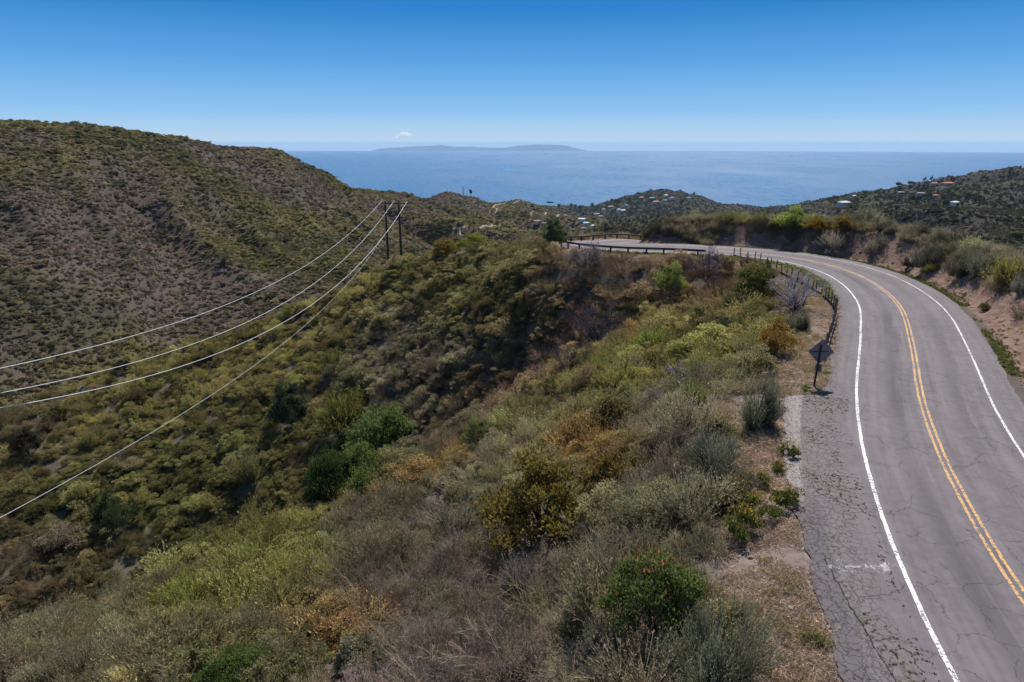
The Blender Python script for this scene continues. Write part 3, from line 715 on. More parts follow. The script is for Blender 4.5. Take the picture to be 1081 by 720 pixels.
def scatter(name, label, cat, P, rot, sc, idx, tint, kinds_ignored=None, coll=None):
    me = bpy.data.meshes.new(name + '_points')
    me.vertices.add(len(P)); me.vertices.foreach_set('co', np.ascontiguousarray(P, np.float32).ravel())
    def attr(n, ty, key, a):
        t_ = me.attributes.new(n, ty, 'POINT'); t_.data.foreach_set(key, np.ascontiguousarray(a).ravel())
    attr('rot', 'FLOAT_VECTOR', 'vector', rot.astype(np.float32)); attr('sc', 'FLOAT_VECTOR', 'vector', sc.astype(np.float32))
    attr('pick', 'INT', 'value', idx.astype(np.int32))
    c4 = np.ones((len(P), 4), np.float32); c4[:, :3] = np.clip((tint * .86 + tint.mean(1, keepdims=True) * .14) * np.array((1.80, 1.70, 1.52)), .003, .6); attr('tint', 'FLOAT_COLOR', 'color', c4)
    me.update()
    o = link(name, me)
    g = bpy.data.node_groups.new(name, 'GeometryNodeTree')
    g.interface.new_socket('Geometry', in_out='INPUT', socket_type='NodeSocketGeometry'); g.interface.new_socket('Geometry', in_out='OUTPUT', socket_type='NodeSocketGeometry')
    gi = g.nodes.new('NodeGroupInput'); go = g.nodes.new('NodeGroupOutput')
    ip = g.nodes.new('GeometryNodeInstanceOnPoints'); ci = g.nodes.new('GeometryNodeCollectionInfo')
    ci.inputs['Collection'].default_value = PROTO[coll][0]; ci.inputs['Separate Children'].default_value = True; ci.inputs['Reset Children'].default_value = True
    def na_(n, ty):
        x = g.nodes.new('GeometryNodeInputNamedAttribute'); x.data_type = ty; x.inputs['Name'].default_value = n; return x.outputs[0]
    e2r = g.nodes.new('FunctionNodeEulerToRotation')
    g.links.new(gi.outputs[0], ip.inputs['Points']); g.links.new(ci.outputs[0], ip.inputs['Instance']); ip.inputs['Pick Instance'].default_value = True
    g.links.new(na_('pick', 'INT'), ip.inputs['Instance Index']); g.links.new(na_('rot', 'FLOAT_VECTOR'), e2r.inputs[0]); g.links.new(e2r.outputs[0], ip.inputs['Rotation'])
    g.links.new(na_('sc', 'FLOAT_VECTOR'), ip.inputs['Scale']); g.links.new(ip.outputs[0], go.inputs[0])
    md = o.modifiers.new('plants', 'NODES'); md.node_group = g
    return tag(o, label, cat, kind='stuff')

# plant communities over the land: centre (photo position found on the ground), radii, plant mix, mean colour
# kinds: s sage, b broom, d dry brush, l leafy
GREYG = (.165, .152, .098); LILAC = (.162, .140, .120); YGRN = (.168, .156, .058); OLIVE = (.155, .135, .058); DKGRN = (.108, .100, .046)
BROWN = (.215, .155, .108); ORNG = (.19, .125, .035); MGRN = (.116, .108, .046); DKGREY = (.15, .132, .10); PALE = (.17, .155, .115)
ZN = [ # u, v, ru, rv, angle, weights(s,b,d,l), tint, strength
 (180, 690, 260, 60, -.25, (.75, .1, .15, 0), GREYG, 1), (240, 620, 120, 40, -.4, (.1, .85, 0, .05), YGRN, 1.4), (120, 640, 90, 22, -.4, (.6, .3, .1, 0), GREYG, 1),
 (480, 620, 150, 100, 0, (.45, 0, .55, 0), LILAC, 1.3), (420, 560, 110, 60, -.4, (.6, .1, .3, 0), GREYG, 1), (330, 660, 55, 26, 0, (.2, .1, .1, .6), ORNG, 1.2),
 (250, 705, 60, 22, 0, (.2, .2, 0, .6), MGRN, 1.2), (330, 560, 50, 30, -.5, (.2, .6, 0, .2), YGRN, 1.1), (430, 505, 80, 22, -.5, (.4, .3, .1, .2), ORNG, .7),
 (640, 640, 110, 70, 0, (.7, 0, .25, .05), GREYG, 1.1), (600, 440, 90, 40, -.4, (.35, .3, .35, 0), GREYG, 1.0), (650, 395, 110, 30, -.55, (.05, .85, .05, .05), YGRN, 1.5),
 (740, 375, 70, 28, -.4, (.05, .85, 0, .1), YGRN, 1.5), (760, 430, 80, 45, 0, (.8, .05, .15, 0), GREYG, 1.2), (700, 440, 60, 35, 0, (.75, .05, .2, 0), PALE, 1.0), (690, 500, 60, 30, 0, (.5, 0, .5, 0), LILAC, 1.1),
 (720, 560, 80, 60, 0, (.85, 0, .1, .05), GREYG, 1.1), (660, 480, 70, 35, 0, (.3, .1, .1, .5), ORNG, 1.0), (560, 520, 70, 50, 0, (.4, .1, .2, .3), GREYG, .8),
 (770, 330, 70, 25, -.2, (.1, .5, .3, .1), (.17, .14, .07), 1.3), (760, 300, 60, 22, 0, (.1, .2, .5, .2), (.15, .11, .07), 1.2),
 (640, 285, 80, 25, .1, (.1, .05, .75, .1), BROWN, 1.1), (620, 340, 70, 40, -.4, (.1, .1, .7, .1), BROWN, .8), (560, 390, 80, 35, -.5, (.15, .1, .6, .15), BROWN, .6),
 (500, 320, 80, 60, 0, (.1, .15, .15, .6), DKGRN, 1.2), (440, 380, 70, 70, 0, (.25, .05, .4, .3), DKGREY, 1.2), (420, 300, 70, 40, -.3, (.1, .35, .1, .45), OLIVE, 1.2), (520, 262, 70, 22, -.1, (.2, .4, .25, .15), (.13, .12, .06), 1.2),
 (560, 250, 50, 14, 0, (.4, .1, .3, .2), DKGREY, 1.1),
 (250, 380, 120, 45, -.4, (.05, .65, .05, .25), OLIVE, 1.4), (130, 420, 120, 50, -.35, (.1, .6, .1, .2), OLIVE, 1.4), (150, 520, 150, 60, -.3, (.1, .2, .15, .55), (.11, .11, .045), 1.1),
 (300, 470, 90, 60, -.3, (.1, .25, .15, .5), MGRN, 1.2), (60, 590, 90, 50, 0, (.1, .05, .6, .25), (.125, .10, .065), 1.1), (30, 450, 60, 40, 0, (.1, .5, .3, .1), (.14, .115, .07), 1.0), (200, 560, 110, 30, -.5, (.2, .1, .2, .5), DKGRN, 1.2),
 (760, 235, 110, 14, 0, (.7, .25, .05, 0), (.16, .155, .07), 1.5), (940, 245, 110, 16, .25, (.8, .1, .1, 0), (.125, .12, .085), 1.5), (1040, 272, 60, 16, .3, (.75, .15, .05, .05), GREYG, 1.4),
]
zu = np.array([z_[0] for z_ in ZN]); zv = np.array([z_[1] for z_ in ZN]); zru = np.array([z_[2] for z_ in ZN]); zrv = np.array([z_[3] for z_ in ZN])
za = np.array([z_[4] for z_ in ZN]); zw = np.array([z_[5] for z_ in ZN]); zt = np.array([z_[6] for z_ in ZN]); zs = np.array([z_[7] for z_ in ZN])

TOP = 0
def sample(n, d0, d1, a0, a1, spacing, R):
    """jittered points, spacing growing with distance"""
    pts = []
    d = d0
    while d < d1:
        s = spacing(d) * .82; k = int((a1 - a0) * d / s)
        if k > 0:
            a = a0 + (np.arange(k) + R.random(k)) / k * (a1 - a0)
            dd = d + (R.random(k) - .5) * s * 1.6
            pts.append(np.stack([dd * np.sin(a), dd * np.cos(a)], 1))
        d += s * .8
    return np.concatenate(pts)

RD = np.random.default_rng(5)
KEEP_OUT = []       # circles kept free of cover: individual shrubs etc (x, y, r)

# ---- single shrubs, each found by the photo position of its foot
def P_(u, v):
    for k in range(12):         # a foot just over a crest line slides down to the crest
        p = place(u, v + k * 1.5, dmax=240)
        if math.hypot(p[0], p[1]) < 235: return p
    return p
PM = {}
def stock(key, fn):
    if key not in PM:
        PM[key] = pmesh(key, fn)
    return PM[key]
for k in range(4):
    stock('fol%d' % k, mk_leafy(100 + k, 40, 260, .062, 1.1)); stock('stm%d' % k, mk_stems(100 + k, 16, .9, .03))
stock('folopen', mk_leafy(110, 24, 170, .075, 1.2, open_=.7)); stock('foltall', mk_leafy(111, 34, 170, .085, 1.15, tall=1.5, up=.9))
stock('wis0', mk_wispy(120, 900, 1.05, .95, .010, 10, .055)); stock('wis1', mk_wispy(121, 900, 1.1, .9, .010, 10, .06)); stock('wis2', mk_wispy(122, 800, 1.0, 1.0, .010, 10, .07, .7))
stock('twig0', mk_twig(130, 6, 6, .42, .06, .8, .42, .74)); stock('twig1', mk_twig(131, 6, 6, .36, .05, .7, .45, .76)); stock('twig2', mk_twig(135, 5, 4, .45, .09, .35, .55, .74))
stock('fol_low', mk_leafy(140, 20, 110, .10, .8))
stock('stmw', mk_stems(141, 22, .7, .02, .6))
GREYSTEM = (.10, .075, .055, 1); M['leaf_stem'] = M['stem']
M['deadwood'] = simple('bleached_dead_wood', (.26, .235, .24), .9)
M['darkwood'] = simple('dark_dead_wood', (.05, .042, .04), .9)
def part(name, me, mat, parent, color=None, **kw):
    o = bpy.data.objects.new(name, me); COL.objects.link(o); o.parent = parent
    if not me.materials: me.materials.append(mat)
    o.material_slots[0].link = 'OBJECT'; o.material_slots[0].material = mat
    if color: o.color = (*[min(.6, c * 1.45) for c in color], 1)
    for k, v in kw.items(): setattr(o, k, v)
    return o
nshrub = 0
def shrub(kind, u, v, wpx, hpx, tint, label, cat='shrub', name='shrub', group=None, fol=None, stem='stm0', keep=.75):
    """wpx, hpx: size in the photo; the real size follows from the distance"""
    global nshrub
    p = P_(u, v); _, _, dep = project(p[0], p[1], p[2]); m = float(dep) / 720
    R_ = wpx * m / 2 / .98; Hh = hpx * m / 1.12
    o = empty(name, (p[0], p[1], p[2] - .05), rotz=nshrub * 2.4)
    o.scale = (R_, R_, max(Hh, .4 * R_)); nshrub += 1
    tag(o, label, cat, group)
    f = fol or {'leafy': 'fol%d' % (nshrub % 4), 'sage': 'wis%d' % (nshrub % 2), 'broom': 'wis2', 'dead': 'twig%d' % (nshrub % 2)}[kind]
    if kind == 'dead':
        part('branches', PM[f], M['deadwood'] if tint is None else M['leaf_o'], o, tint)
        st = 'trunk'
        part(st, PM['stmw'], M['darkwood'], o)
    else:
        part('foliage', PM[f], M['leaf_o'], o, tint)
        part('stems', PM[stem], M['stem'], o)
    KEEP_OUT.append((p[0], p[1], R_ * keep))
    return o

SH = [
 # near slope, left and middle
 ('leafy', 572, 566, 126, 92, (.125, .095, .025), 'broad olive and orange leaved shrub, the largest in the middle of the near slope'),
 ('leafy', 655, 522, 82, 58, (.12, .085, .028), 'bronze leaved shrub just right of the broad olive and orange one'),
 ('leafy', 688, 668, 112, 92, (.08, .10, .03), 'big green laurel shrub with red new leaves on top, near the bottom edge'),
 ('sage', 752, 716, 110, 96, (.115, .12, .075), 'large grey green shrub at the bottom edge against the dry dirt shoulder'),
 ('sage', 640, 716, 90, 60, (.12, .115, .08), 'low grey shrub at the bottom edge, left of the red tipped laurel shrub'),
 ('sage', 752, 497, 66, 58, (.115, .12, .08), 'tall grey green sagebrush with a dark base beside the dirt shoulder'),
 ('sage', 798, 450, 56, 60, (.13, .135, .085), 'upright grey sagebrush next to the shoulder below the orange bush'),
 ('leafy', 818, 374, 44, 36, (.17, .11, .03), 'rounded orange brown bush beside the dirt shoulder before the diamond sign'),
 ('sage', 842, 348, 30, 24, (.12, .12, .085), 'small round grey bush in the dry dirt just left of the timber barrier'),
 ('leafy', 766, 357, 44, 24, (.04, .06, .028), 'low dark blue green bush among yellow brush left of the shoulder'),
 ('leafy', 794, 322, 44, 44, (.08, .085, .026), 'dense dark bush with bright green lower leaves just below the road curve'),
 ('leafy', 808, 300, 20, 24, (.05, .07, .025), 'slim dark upright bush touching the line of roadside stakes'),
 ('leafy', 708, 312, 34, 34, (.16, .18, .05), 'pale lime green bush on the brown slope under the guardrail'),
 ('broom', 742, 400, 50, 30, (.17, .19, .045), 'bright yellow green broom bush near the bare white branches'),
 ('broom', 690, 372, 46, 30, (.15, .18, .04), 'vivid green patch of broom on the lip of the near slope'),
 ('broom', 728, 430, 48, 34, (.12, .14, .04), 'mid green bush in grey brush below the bare white branches'),
 ('leafy', 505, 470, 36, 30, (.11, .13, .04), 'yellow green bush on the slope lip right of the big green thicket'),
 ('leafy', 325, 690, 58, 34, (.12, .09, .03), 'low bronze and green bush near the bottom edge left of centre'),
 ('leafy', 250, 722, 84, 34, (.055, .08, .02), 'deep green bush cut by the bottom edge left of centre'),
 ('broom', 205, 640, 80, 40, (.18, .19, .05), 'wide yellow green broom on the near slope at lower left'),
 ('sage', 560, 640, 80, 54, (.14, .12, .115), 'lilac grey brush clump in the middle of the near slope'),
 # canyon slope beyond
 ('leafy', 410, 486, 84, 64, (.085, .115, .035), 'rounded bright green thicket on the lip of the near slope'),
 ('leafy', 352, 532, 56, 62, (.035, .055, .018), 'very dark green bush at the foot of the bright green thicket'),
 ('leafy', 385, 515, 72, 44, (.10, .12, .035), 'leafy light green bush between the bright thicket and the very dark bush'),
 ('leafy', 306, 448, 42, 46, (.03, .045, .025), 'dark blue green bush standing alone on the canyon slope'),
 ('broom', 366, 448, 66, 46, (.125, .125, .035), 'olive dome shaped bush right of the dark blue green bush'),
 ('broom', 352, 392, 40, 28, (.13, .13, .04), 'small olive dome bush higher up, left of the bare grey brush'),
 ('broom', 268, 510, 48, 40, (.13, .125, .05), 'pale olive round bush in the lower canyon slope'),
 ('leafy', 132, 392, 24, 14, (.04, .045, .02), 'dark bush on the spur crest directly under the power cables'),
 ('leafy', 30, 480, 30, 34, (.045, .04, .025), 'nearly black bush beside bare tan ground at the left edge'),
 ('broom', 85, 655, 60, 26, (.14, .115, .05), 'tan olive bush at the left end of the near slope lip'),
 ('leafy', 120, 560, 44, 40, (.045, .06, .025), 'dark green tree like bush low in the canyon at left'),
 # crest by the road bend
 ('leafy', 585, 262, 26, 32, (.05, .065, .03), 'tall dark upright bush on the crest at the far road bend'),
 ('leafy', 500, 258, 38, 20, (.14, .14, .035), 'yellow green bush on the crest between the poles and the road bend'),
 ('leafy', 470, 272, 34, 20, (.13, .10, .03), 'orange olive bush on the crest just right of the power poles'),
 ('sage', 620, 280, 44, 26, (.12, .105, .10), 'grey round brush right under the start of the guardrail'),
 # bank beyond the road
 ('leafy', 836, 243, 38, 24, (.18, .20, .05), 'bright lime bush on top of the roadside bank'),
 ('leafy', 862, 246, 26, 20, (.17, .11, .025), 'orange bush on the bank top directly right of the lime bush'),
 ('leafy', 888, 247, 24, 20, (.15, .10, .03), 'rust coloured bush second right of the lime bush on the bank top'),
 ('sage', 878, 262, 34, 20, (.21, .19, .15), 'pale silvery brush hanging over the bank edge under the rust bush'),
 ('sage', 922, 266, 28, 20, (.18, .17, .12), 'pale grey brush drooping over the bank edge above reddish rocks'),
 ('sage', 978, 282, 34, 28, (.09, .09, .065), 'dark grey bush casting black shade on the bank, first of the big ones'),
 ('sage', 1012, 292, 32, 32, (.10, .095, .06), 'dark brush clump hanging low over the bank between two grey bushes'),
 ('sage', 1034, 292, 34, 30, (.125, .13, .09), 'rounded grey green bush on the bank left of the yellow one'),
 ('broom', 1062, 302, 48, 34, (.19, .17, .045), 'large yellow bush on the bank at the right edge'),
 ('sage', 1079, 308, 24, 26, (.14, .14, .12), 'blue grey bush at the extreme right edge of the bank'),
 ('leafy', 1038, 328, 12, 9, (.09, .085, .03), 'tiny low green plant alone on the bare lower bank'),
 ('leafy', 958, 284, 14, 12, (.07, .055, .035), 'small dark shrub tucked in the bare bank face'),
 ('broom', 985, 286, 20, 10, (.16, .15, .05), 'small olive plant at the foot of the dark grey bank bush'),
]
for k_, u, v, w_px, h_px, ti, lb in SH:
    shrub(k_, u, v, w_px, h_px, ti, lb, name={'sage': 'sagebrush', 'leafy': 'shrub', 'broom': 'broom_bush'}[k_])
# red new growth on top of the laurel
red = [o for o in COL.objects if o.get('label', '').startswith('big green laurel')][0]
R = np.random.default_rng(3); n = 130
c = R.normal(size=(n, 3)) * [.38, .38, .06] + [0, 0, 1.12]; c[:, 2] -= .45 * (c[:, 0] ** 2 + c[:, 1] ** 2)
v, f = blades(c, nrm(R.normal(size=(n, 3)) * .6 + [0, 0, 1]), nrm(R.normal(size=(n, 3))), .05 + .04 * R.random(n), .03 + .02 * R.random(n))
part('new_leaves', mesh_np('new_leaves', v, f, False, {'var': np.repeat(R.random(n), 4)}), M['leaf_o'], red, (.19, .065, .03))['kind'] = 'stuff'
# flowering little shrubs by the broken kerb
FL = [(833, 482, 22, 20, 'small yellow flowered bush, highest of the group by the broken road edge'), (821, 498, 17, 16, 'smallest yellow tipped bush, just below the highest one by the road edge'),
      (830, 535, 34, 28, 'yellow and red tipped green bush touching the pale broken road edge'), (797, 513, 28, 22, 'yellow tipped bush left of the smallest one'),
      (800, 545, 42, 30, 'wider yellow tipped bush in the middle of the roadside group'), (775, 528, 32, 30, 'dark leaved yellow tipped bush at the left end of the roadside group'), (782, 566, 44, 40, 'dark green bush with few yellow tips, lowest of the roadside group')]
for u, v_, w_px, h_px, lb in FL:
    o = shrub('leafy', u, v_, w_px, h_px, (.075, .09, .022), lb, name='flowering_bush', group='yellow tipped bushes by the road edge', fol='fol_low')
    n = 150; a = R.random(n) * 6.28; r_ = R.random(n) ** .6 * .85
    c = np.stack([np.cos(a) * r_, np.sin(a) * r_, .98 - .45 * r_ ** 2 + R.normal(size=n) * .06], 1)
    vv, ff = blades(c, nrm(R.normal(size=(n, 3)) * .5 + [0, 0, 1]), nrm(R.normal(size=(n, 3))), .07 + .06 * R.random(n), .06 + .04 * R.random(n))
    part('flower_tips', mesh_np('flower_tips', vv, ff, False, {'var': np.repeat(R.random(n), 4)}), M['leaf_o'], o, (.20, .135, .03))['kind'] = 'stuff'
# dead and bare shrubs
shrub('dead', 838, 330, 84, 44, (.27, .25, .25), 'large bare silver grey shrub beside the curved timber barrier', cat='dead shrub', name='dead_shrub')
shrub('dead', 746, 300, 44, 38, (.15, .125, .15), 'bare purple grey shrub just below the end of the guardrail', cat='dead shrub', name='dead_shrub')
shrub('dead', 630, 366, 70, 48, (.12, .10, .105), 'bare dark purple shrub with a white trunk on the brown slope', cat='dead shrub', name='dead_shrub')
shrub('dead', 600, 395, 50, 34, (.12, .11, .105), 'low tangle of bare grey twigs left below the white trunked shrub', cat='dead shrub', name='dead_shrub')
shrub('dead', 722, 405, 50, 28, (.36, .33, .34), 'bleached white branches sprawling over yellow brush', cat='dead branches', name='dead_branches', fol='twig2')
shrub('dead', 690, 428, 34, 16, (.36, .33, .34), 'fallen white branches in grey brush left of the sprawling ones', cat='dead branches', name='dead_branches', fol='twig2')
shrub('dead', 92, 668, 30, 14, (.36, .33, .32), 'pale dead twigs on the near slope at far lower left', cat='dead branches', name='dead_branches', fol='twig2')
# dark snag
p = P_(836, 322); mb = MB(); m = 85 / 720
mb.tube([(0, 0, 0), (.15, 0, 1.6), (.1, .1, 3.0), (.45, 0, 4.4), (.5, .1, 5.4)], [.2, .17, .14, .1, .03], 7)
mb.tube([(.12, .05, 2.6), (-.5, .2, 3.9), (-.7, .2, 4.9)], [.1, .06, .02], 6); mb.tube([(.3, 0, 3.7), (1.0, -.2, 4.6), (1.2, -.2, 5.2)], [.08, .05, .02], 6)
tag(mb.build('dead_tree', M['darkwood'], loc=p, scale=(.62, .62, .62)), 'thin black snag with forked top inside the silver grey bare shrub', 'dead tree')


def pfar(u, v, dmin=1000):
    for k in range(24):
        p = place(u, v + k * .6, dmin=dmin)
        if math.hypot(p[0], p[1]) < 4000: return p
    return p
# ---- dirt tracks on the far hills, laid over the land
def track(pix, width, name='dirt_track'):
    P = np.array([pfar(u, v, 700) for u, v in pix])
    dd_ = np.hypot(P[:, 0], P[:, 1]); ok_ = np.abs(dd_ / np.median(dd_) - 1) < .22; P = P[ok_]
    C3 = catmull(P, 6.0); C3 = C3[:, :2]
    for _ in range(2): C3[1:-1] = (C3[:-2] + 2 * C3[1:-1] + C3[2:]) / 4
    T_ = nrm(np.gradient(C3, axis=0)); N_ = np.stack([T_[:, 1], -T_[:, 0]], 1)
    os_ = np.linspace(-1, 1, 5) * width / 2
    X = C3[:, None, 0] + N_[:, None, 0] * os_; Y = C3[:, None, 1] + N_[:, None, 1] * os_
    Z = height(X.ravel(), Y.ravel()).reshape(X.shape) + .35
    k = 5; n = len(C3); i, j = np.meshgrid(np.arange(n - 1), np.arange(k - 1), indexing='ij'); a = (i * k + j).ravel()
    me = mesh_np(name, np.stack([X, Y, Z], 2).reshape(-1, 3), np.stack([a, a + 1, a + k + 1, a + k], 1), True)
    tag(link(name, me, M['track']), kind='structure')
    for c in C3[::2]:
        KEEP_OUT.append((c[0], c[1], width * .5 + 3))
        r_ = math.hypot(c[0], c[1]); KEEP_OUT.append((c[0] * (1 - 9 / r_), c[1] * (1 - 9 / r_), width * .5 + 2))
M['track'] = simple('pale_dirt_track', (.36, .29, .235), .95, scale=.05)
track([(478, 241), (492, 240.5), (508, 239.5), (520, 237.5), (528, 236)], 3)
track([(486, 242.5), (484, 246), (487, 249)], 2)
track([(553, 209), (545, 212.5), (533, 214.5), (523, 216.5), (521, 219), (525, 222), (522, 224.5)], 3.5)
track([(560, 229), (575, 227.5), (590, 226.5), (600, 225)], 3.5)

# ---- houses far off
M['wall_white'] = simple('white_render', (.75, .73, .70), .8, var=.05); M['wall_tan'] = simple('tan_render', (.50, .40, .33), .8, var=.08); M['wall_blue'] = simple('pale_blue_wall', (.42, .52, .66), .8, var=.05)
M['roof_red'] = simple('terracotta_roof', (.50, .20, .13), .9, var=.12); M['roof_grey'] = simple('grey_roof', (.30, .29, .29), .9, var=.1); M['roof_white'] = simple('white_roof', (.62, .62, .62), .7, var=.05); M['roof_blue'] = simple('turquoise_roof', (.25, .55, .60), .7, var=.05)
M['window'] = simple('dark_window_glass', (.03, .04, .05), .15, spec=.6)
def house(u, v, wpx, hpx, wall, roof, label, group):
    p = pfar(u, v + 1); _, _, dep = project(p[0], p[1], p[2]); m = float(dep) / 720
    w = wpx * m; hh = hpx * m * .62; dp = w * .7; rh = hpx * m * .38
    a = rng.uniform(-.5, .5)
    o = empty('house', p + [0, 0, -.2], rotz=a); tag(o, label, 'house', group)
    mb = MB(); mb.box((0, 0, hh / 2 - 2), (w, dp, hh + 4)); mb.build('wall', M[wall], o)
    e = w * .54; g = dp * .58
    mb = MB(); V = [(-e, -g, hh), (e, -g, hh), (e, g, hh), (-e, g, hh), (-e * .55, 0, hh + rh), (e * .55, 0, hh + rh)]
    mb.add(V, [(0, 1, 5, 4), (1, 2, 5), (2, 3, 4, 5), (3, 0, 4), (3, 2, 1, 0)]); mb.build('roof', M[roof], o)
    for k in (-.28, .02, .3):
        mb = MB(); mb.box((w * k, -dp / 2 - .03, hh * .5), (w * .14, .1, hh * .4)); mb.build('window', M['window'], o)
    KEEP_OUT.append((p[0], p[1], w * .7)); r_ = math.hypot(p[0], p[1]); KEEP_OUT.append((p[0] * (1 - 14 / r_), p[1] * (1 - 14 / r_), w * .6)); KEEP_OUT.append((p[0] * (1 - 28 / r_), p[1] * (1 - 28 / r_), w * .5))
K_ = 'houses on the knoll above the shore'; E_ = 'houses on the right hand hill'; C_ = 'buildings in the far valley'
for a in [
 (677, 209, 5, 2.6, 'wall_tan', 'roof_red', 'house with bright terracotta roof high on the knoll, left of the summit', K_),
 (688, 209.5, 5, 2.6, 'wall_blue', 'roof_grey', 'pale blue house directly right of the bright terracotta roof', K_),
 (692.5, 213.5, 6, 2.8, 'wall_white', 'roof_red', 'white house with pinkish roof just below the pale blue one', K_),
 (703, 207, 4, 3, 'wall_white', 'roof_white', 'white house closest to the summit of the knoll', K_),
 (709, 209.5, 5, 2.6, 'wall_white', 'roof_red', 'white and terracotta house right of the summit house', K_),
 (702, 211.5, 4, 2, 'wall_tan', 'roof_grey', 'small tan house under the summit house', K_),
 (727, 209, 4, 2, 'wall_white', 'roof_grey', 'white house standing alone on the right shoulder of the knoll', K_),
 (645, 218.5, 6, 2.4, 'wall_tan', 'roof_grey', 'tan house on the left flank of the knoll near its skyline', K_),
 (637, 221, 4, 2, 'wall_white', 'roof_grey', 'small white house lowest on the left skyline of the knoll', K_),
 (653, 222.5, 4, 3.6, 'wall_white', 'roof_white', 'narrow tall white house on the left flank of the knoll', K_),
 (658, 223, 5, 3.2, 'wall_blue', 'roof_white', 'light blue house touching the narrow tall white one', K_),
 (661, 217.5, 4, 2.8, 'wall_blue', 'roof_grey', 'blue house above the light blue one on the knoll', K_),
 (630, 226, 6, 2.2, 'wall_white', 'roof_grey', 'long white house with grey roof below the left end of the knoll', K_),
 (634, 228.5, 5, 2.2, 'wall_tan', 'roof_grey', 'tan house directly below the long white one', K_),
 (614, 231, 7, 2, 'wall_white', 'roof_white', 'flat bright white house left of the knoll foot', C_),
 (618.5, 236, 6, 3, 'wall_white', 'roof_blue', 'house with turquoise roof below the flat bright white one', C_),
 (626, 239, 5, 3, 'wall_white', 'roof_white', 'white house right of and below the turquoise roof', C_),
 (616, 241.5, 5, 3, 'wall_blue', 'roof_grey', 'blue grey house lowest in the valley next to the guardrail end', C_),
 (597, 227.5, 4, 2, 'wall_white', 'roof_red', 'pinkish white house on the valley rim left of the flat white one', C_),
 (568, 233, 8, 2, 'wall_white', 'roof_red', 'long white and pink building at the end of the valley track', C_),
 (574, 236, 4, 2.6, 'wall_tan', 'roof_grey', 'small tan building just below the long white and pink one', C_),
 (545, 206, 3, 1.8, 'wall_tan', 'roof_grey', 'tiny building on the skyline above the hairpin dirt track', C_),
 (891, 215, 10, 4, 'wall_blue', 'roof_white', 'big blue white house at the left foot of the right hand hill', E_),
 (902, 206.5, 4, 1.6, 'wall_white', 'roof_white', 'tiny white house on the skyline over the big blue white one', E_),
 (986, 194, 6, 2.6, 'wall_tan', 'roof_red', 'left of the two terracotta roofed villas near the hilltop pines', E_),
 (1001, 194, 9, 3, 'wall_tan', 'roof_red', 'right and larger of the two terracotta roofed villas', E_),
 (951, 203, 6, 2, 'wall_tan', 'roof_grey', 'low tan house left of the hilltop pines', E_),
 (972, 204, 7, 2, 'wall_tan', 'roof_grey', 'wide tan house below the hilltop pines', E_),
 (988, 206.5, 5, 2.4, 'wall_tan', 'roof_red', 'brownish house below the left terracotta villa', E_),
 (1008, 214, 8, 3, 'wall_white', 'roof_white', 'brightest white house, lowest on the right hand hill', E_),
]: house(*a)
# ---- trees and masts on the far skylines
stock('far_round', mk_leafy(201, 14, 60, .26, 1.1)); stock('far_cone', (lambda v, f, a: (np.stack([v[:, 0] * np.clip(1.15 - v[:, 2] / 2.6, .12, 1), v[:, 1] * np.clip(1.15 - v[:, 2] / 2.6, .12, 1), v[:, 2]], 1), f, a))(*mk_leafy(202, 22, 60, .22, 1.1, tall=2.6)))
_R = np.random.default_rng(9); _n = 150; _a = _R.random(_n) * 6.28; _d = np.stack([np.cos(_a), np.sin(_a), _R.normal(size=_n) * .5 + .1], 1)
stock('palm_head', (lambda v, f: (v, f, np.full(len(v), .4)))(*blades(np.zeros((_n, 3)), nrm(_d), nrm(np.cross(_d, _R.normal(size=(_n, 3)))), np.full(_n, 1.0), np.full(_n, .16))))
def far_tree(u, v, wpx, hpx, crown, label, group=None, name='tree', crown_frac=.7, cat='tree'):
    p = pfar(u, v, 1200); _, _, dep = project(p[0], p[1], p[2]); m = float(dep) / 720; H_ = hpx * m; W_ = wpx * m / 2
    o = empty(name, p); tag(o, label, cat, group)
    mb = MB(); mb.tube([(0, 0, -2), (0, 0, H_ * (1 - crown_frac * .5))], [H_ * .035, H_ * .02], 6); mb.build('trunk', M['stem'], o)
    top_ = {'far_round': 1.15, 'far_cone': 2.9, 'palm_head': .6}[crown]
    part('crown', PM[crown], M['leaf_o'], o, (.035, .045, .025), location=(0, 0, H_ * (1 - crown_frac)), scale=(W_, W_, H_ * crown_frac / top_))
P2 = 'palms on the shore skyline'
for a in [
 (976, 194, 5, 9, 'far_cone', 'left of the two tall pines on the right hand hill skyline'), (983, 193.5, 5, 10, 'far_cone', 'right and taller of the two pines on the right hand hill skyline'),
 (948, 199, 7, 7, 'far_round', 'round topped tree alone on the right hand hill skyline'), (961, 197, 8, 6, 'far_round', 'broad low tree between the round one and the pines'),
 (913, 206, 5, 4, 'far_round', 'small round tree low on the right hand skyline'), (1005, 191, 5, 4, 'far_round', 'round tree behind the larger terracotta villa'),
 (497, 206, 3, 9, 'far_round', 'narrow dark tree on the hilltop beside the thin mast'), (699, 203, 6, 4, 'far_round', 'round tree on the summit of the village knoll'),
 (674, 207, 5, 4, 'far_round', 'round tree above the bright terracotta roof'), (652, 215, 6, 5, 'far_round', 'dark tree on the left skyline of the knoll'),
 (663, 213, 5, 4, 'far_cone', 'pointed dark tree on the knoll skyline left of the terracotta roof')]:
    far_tree(*a)
for u, v, h, l in [(590, 220, 5, 'leftmost palm of the shore row'), (603, 220, 5.5, 'palm in the middle of the shore row'), (607, 220, 4.5, 'shorter palm right of the middle one on the shore'), (612, 221, 4.5, 'rightmost palm of the shore row, nearest the knoll'), (625, 219, 5, 'single palm on the lower left skyline of the knoll')]:
    far_tree(u, v, 4, h, 'palm_head', l, P2, 'palm_tree', .35)
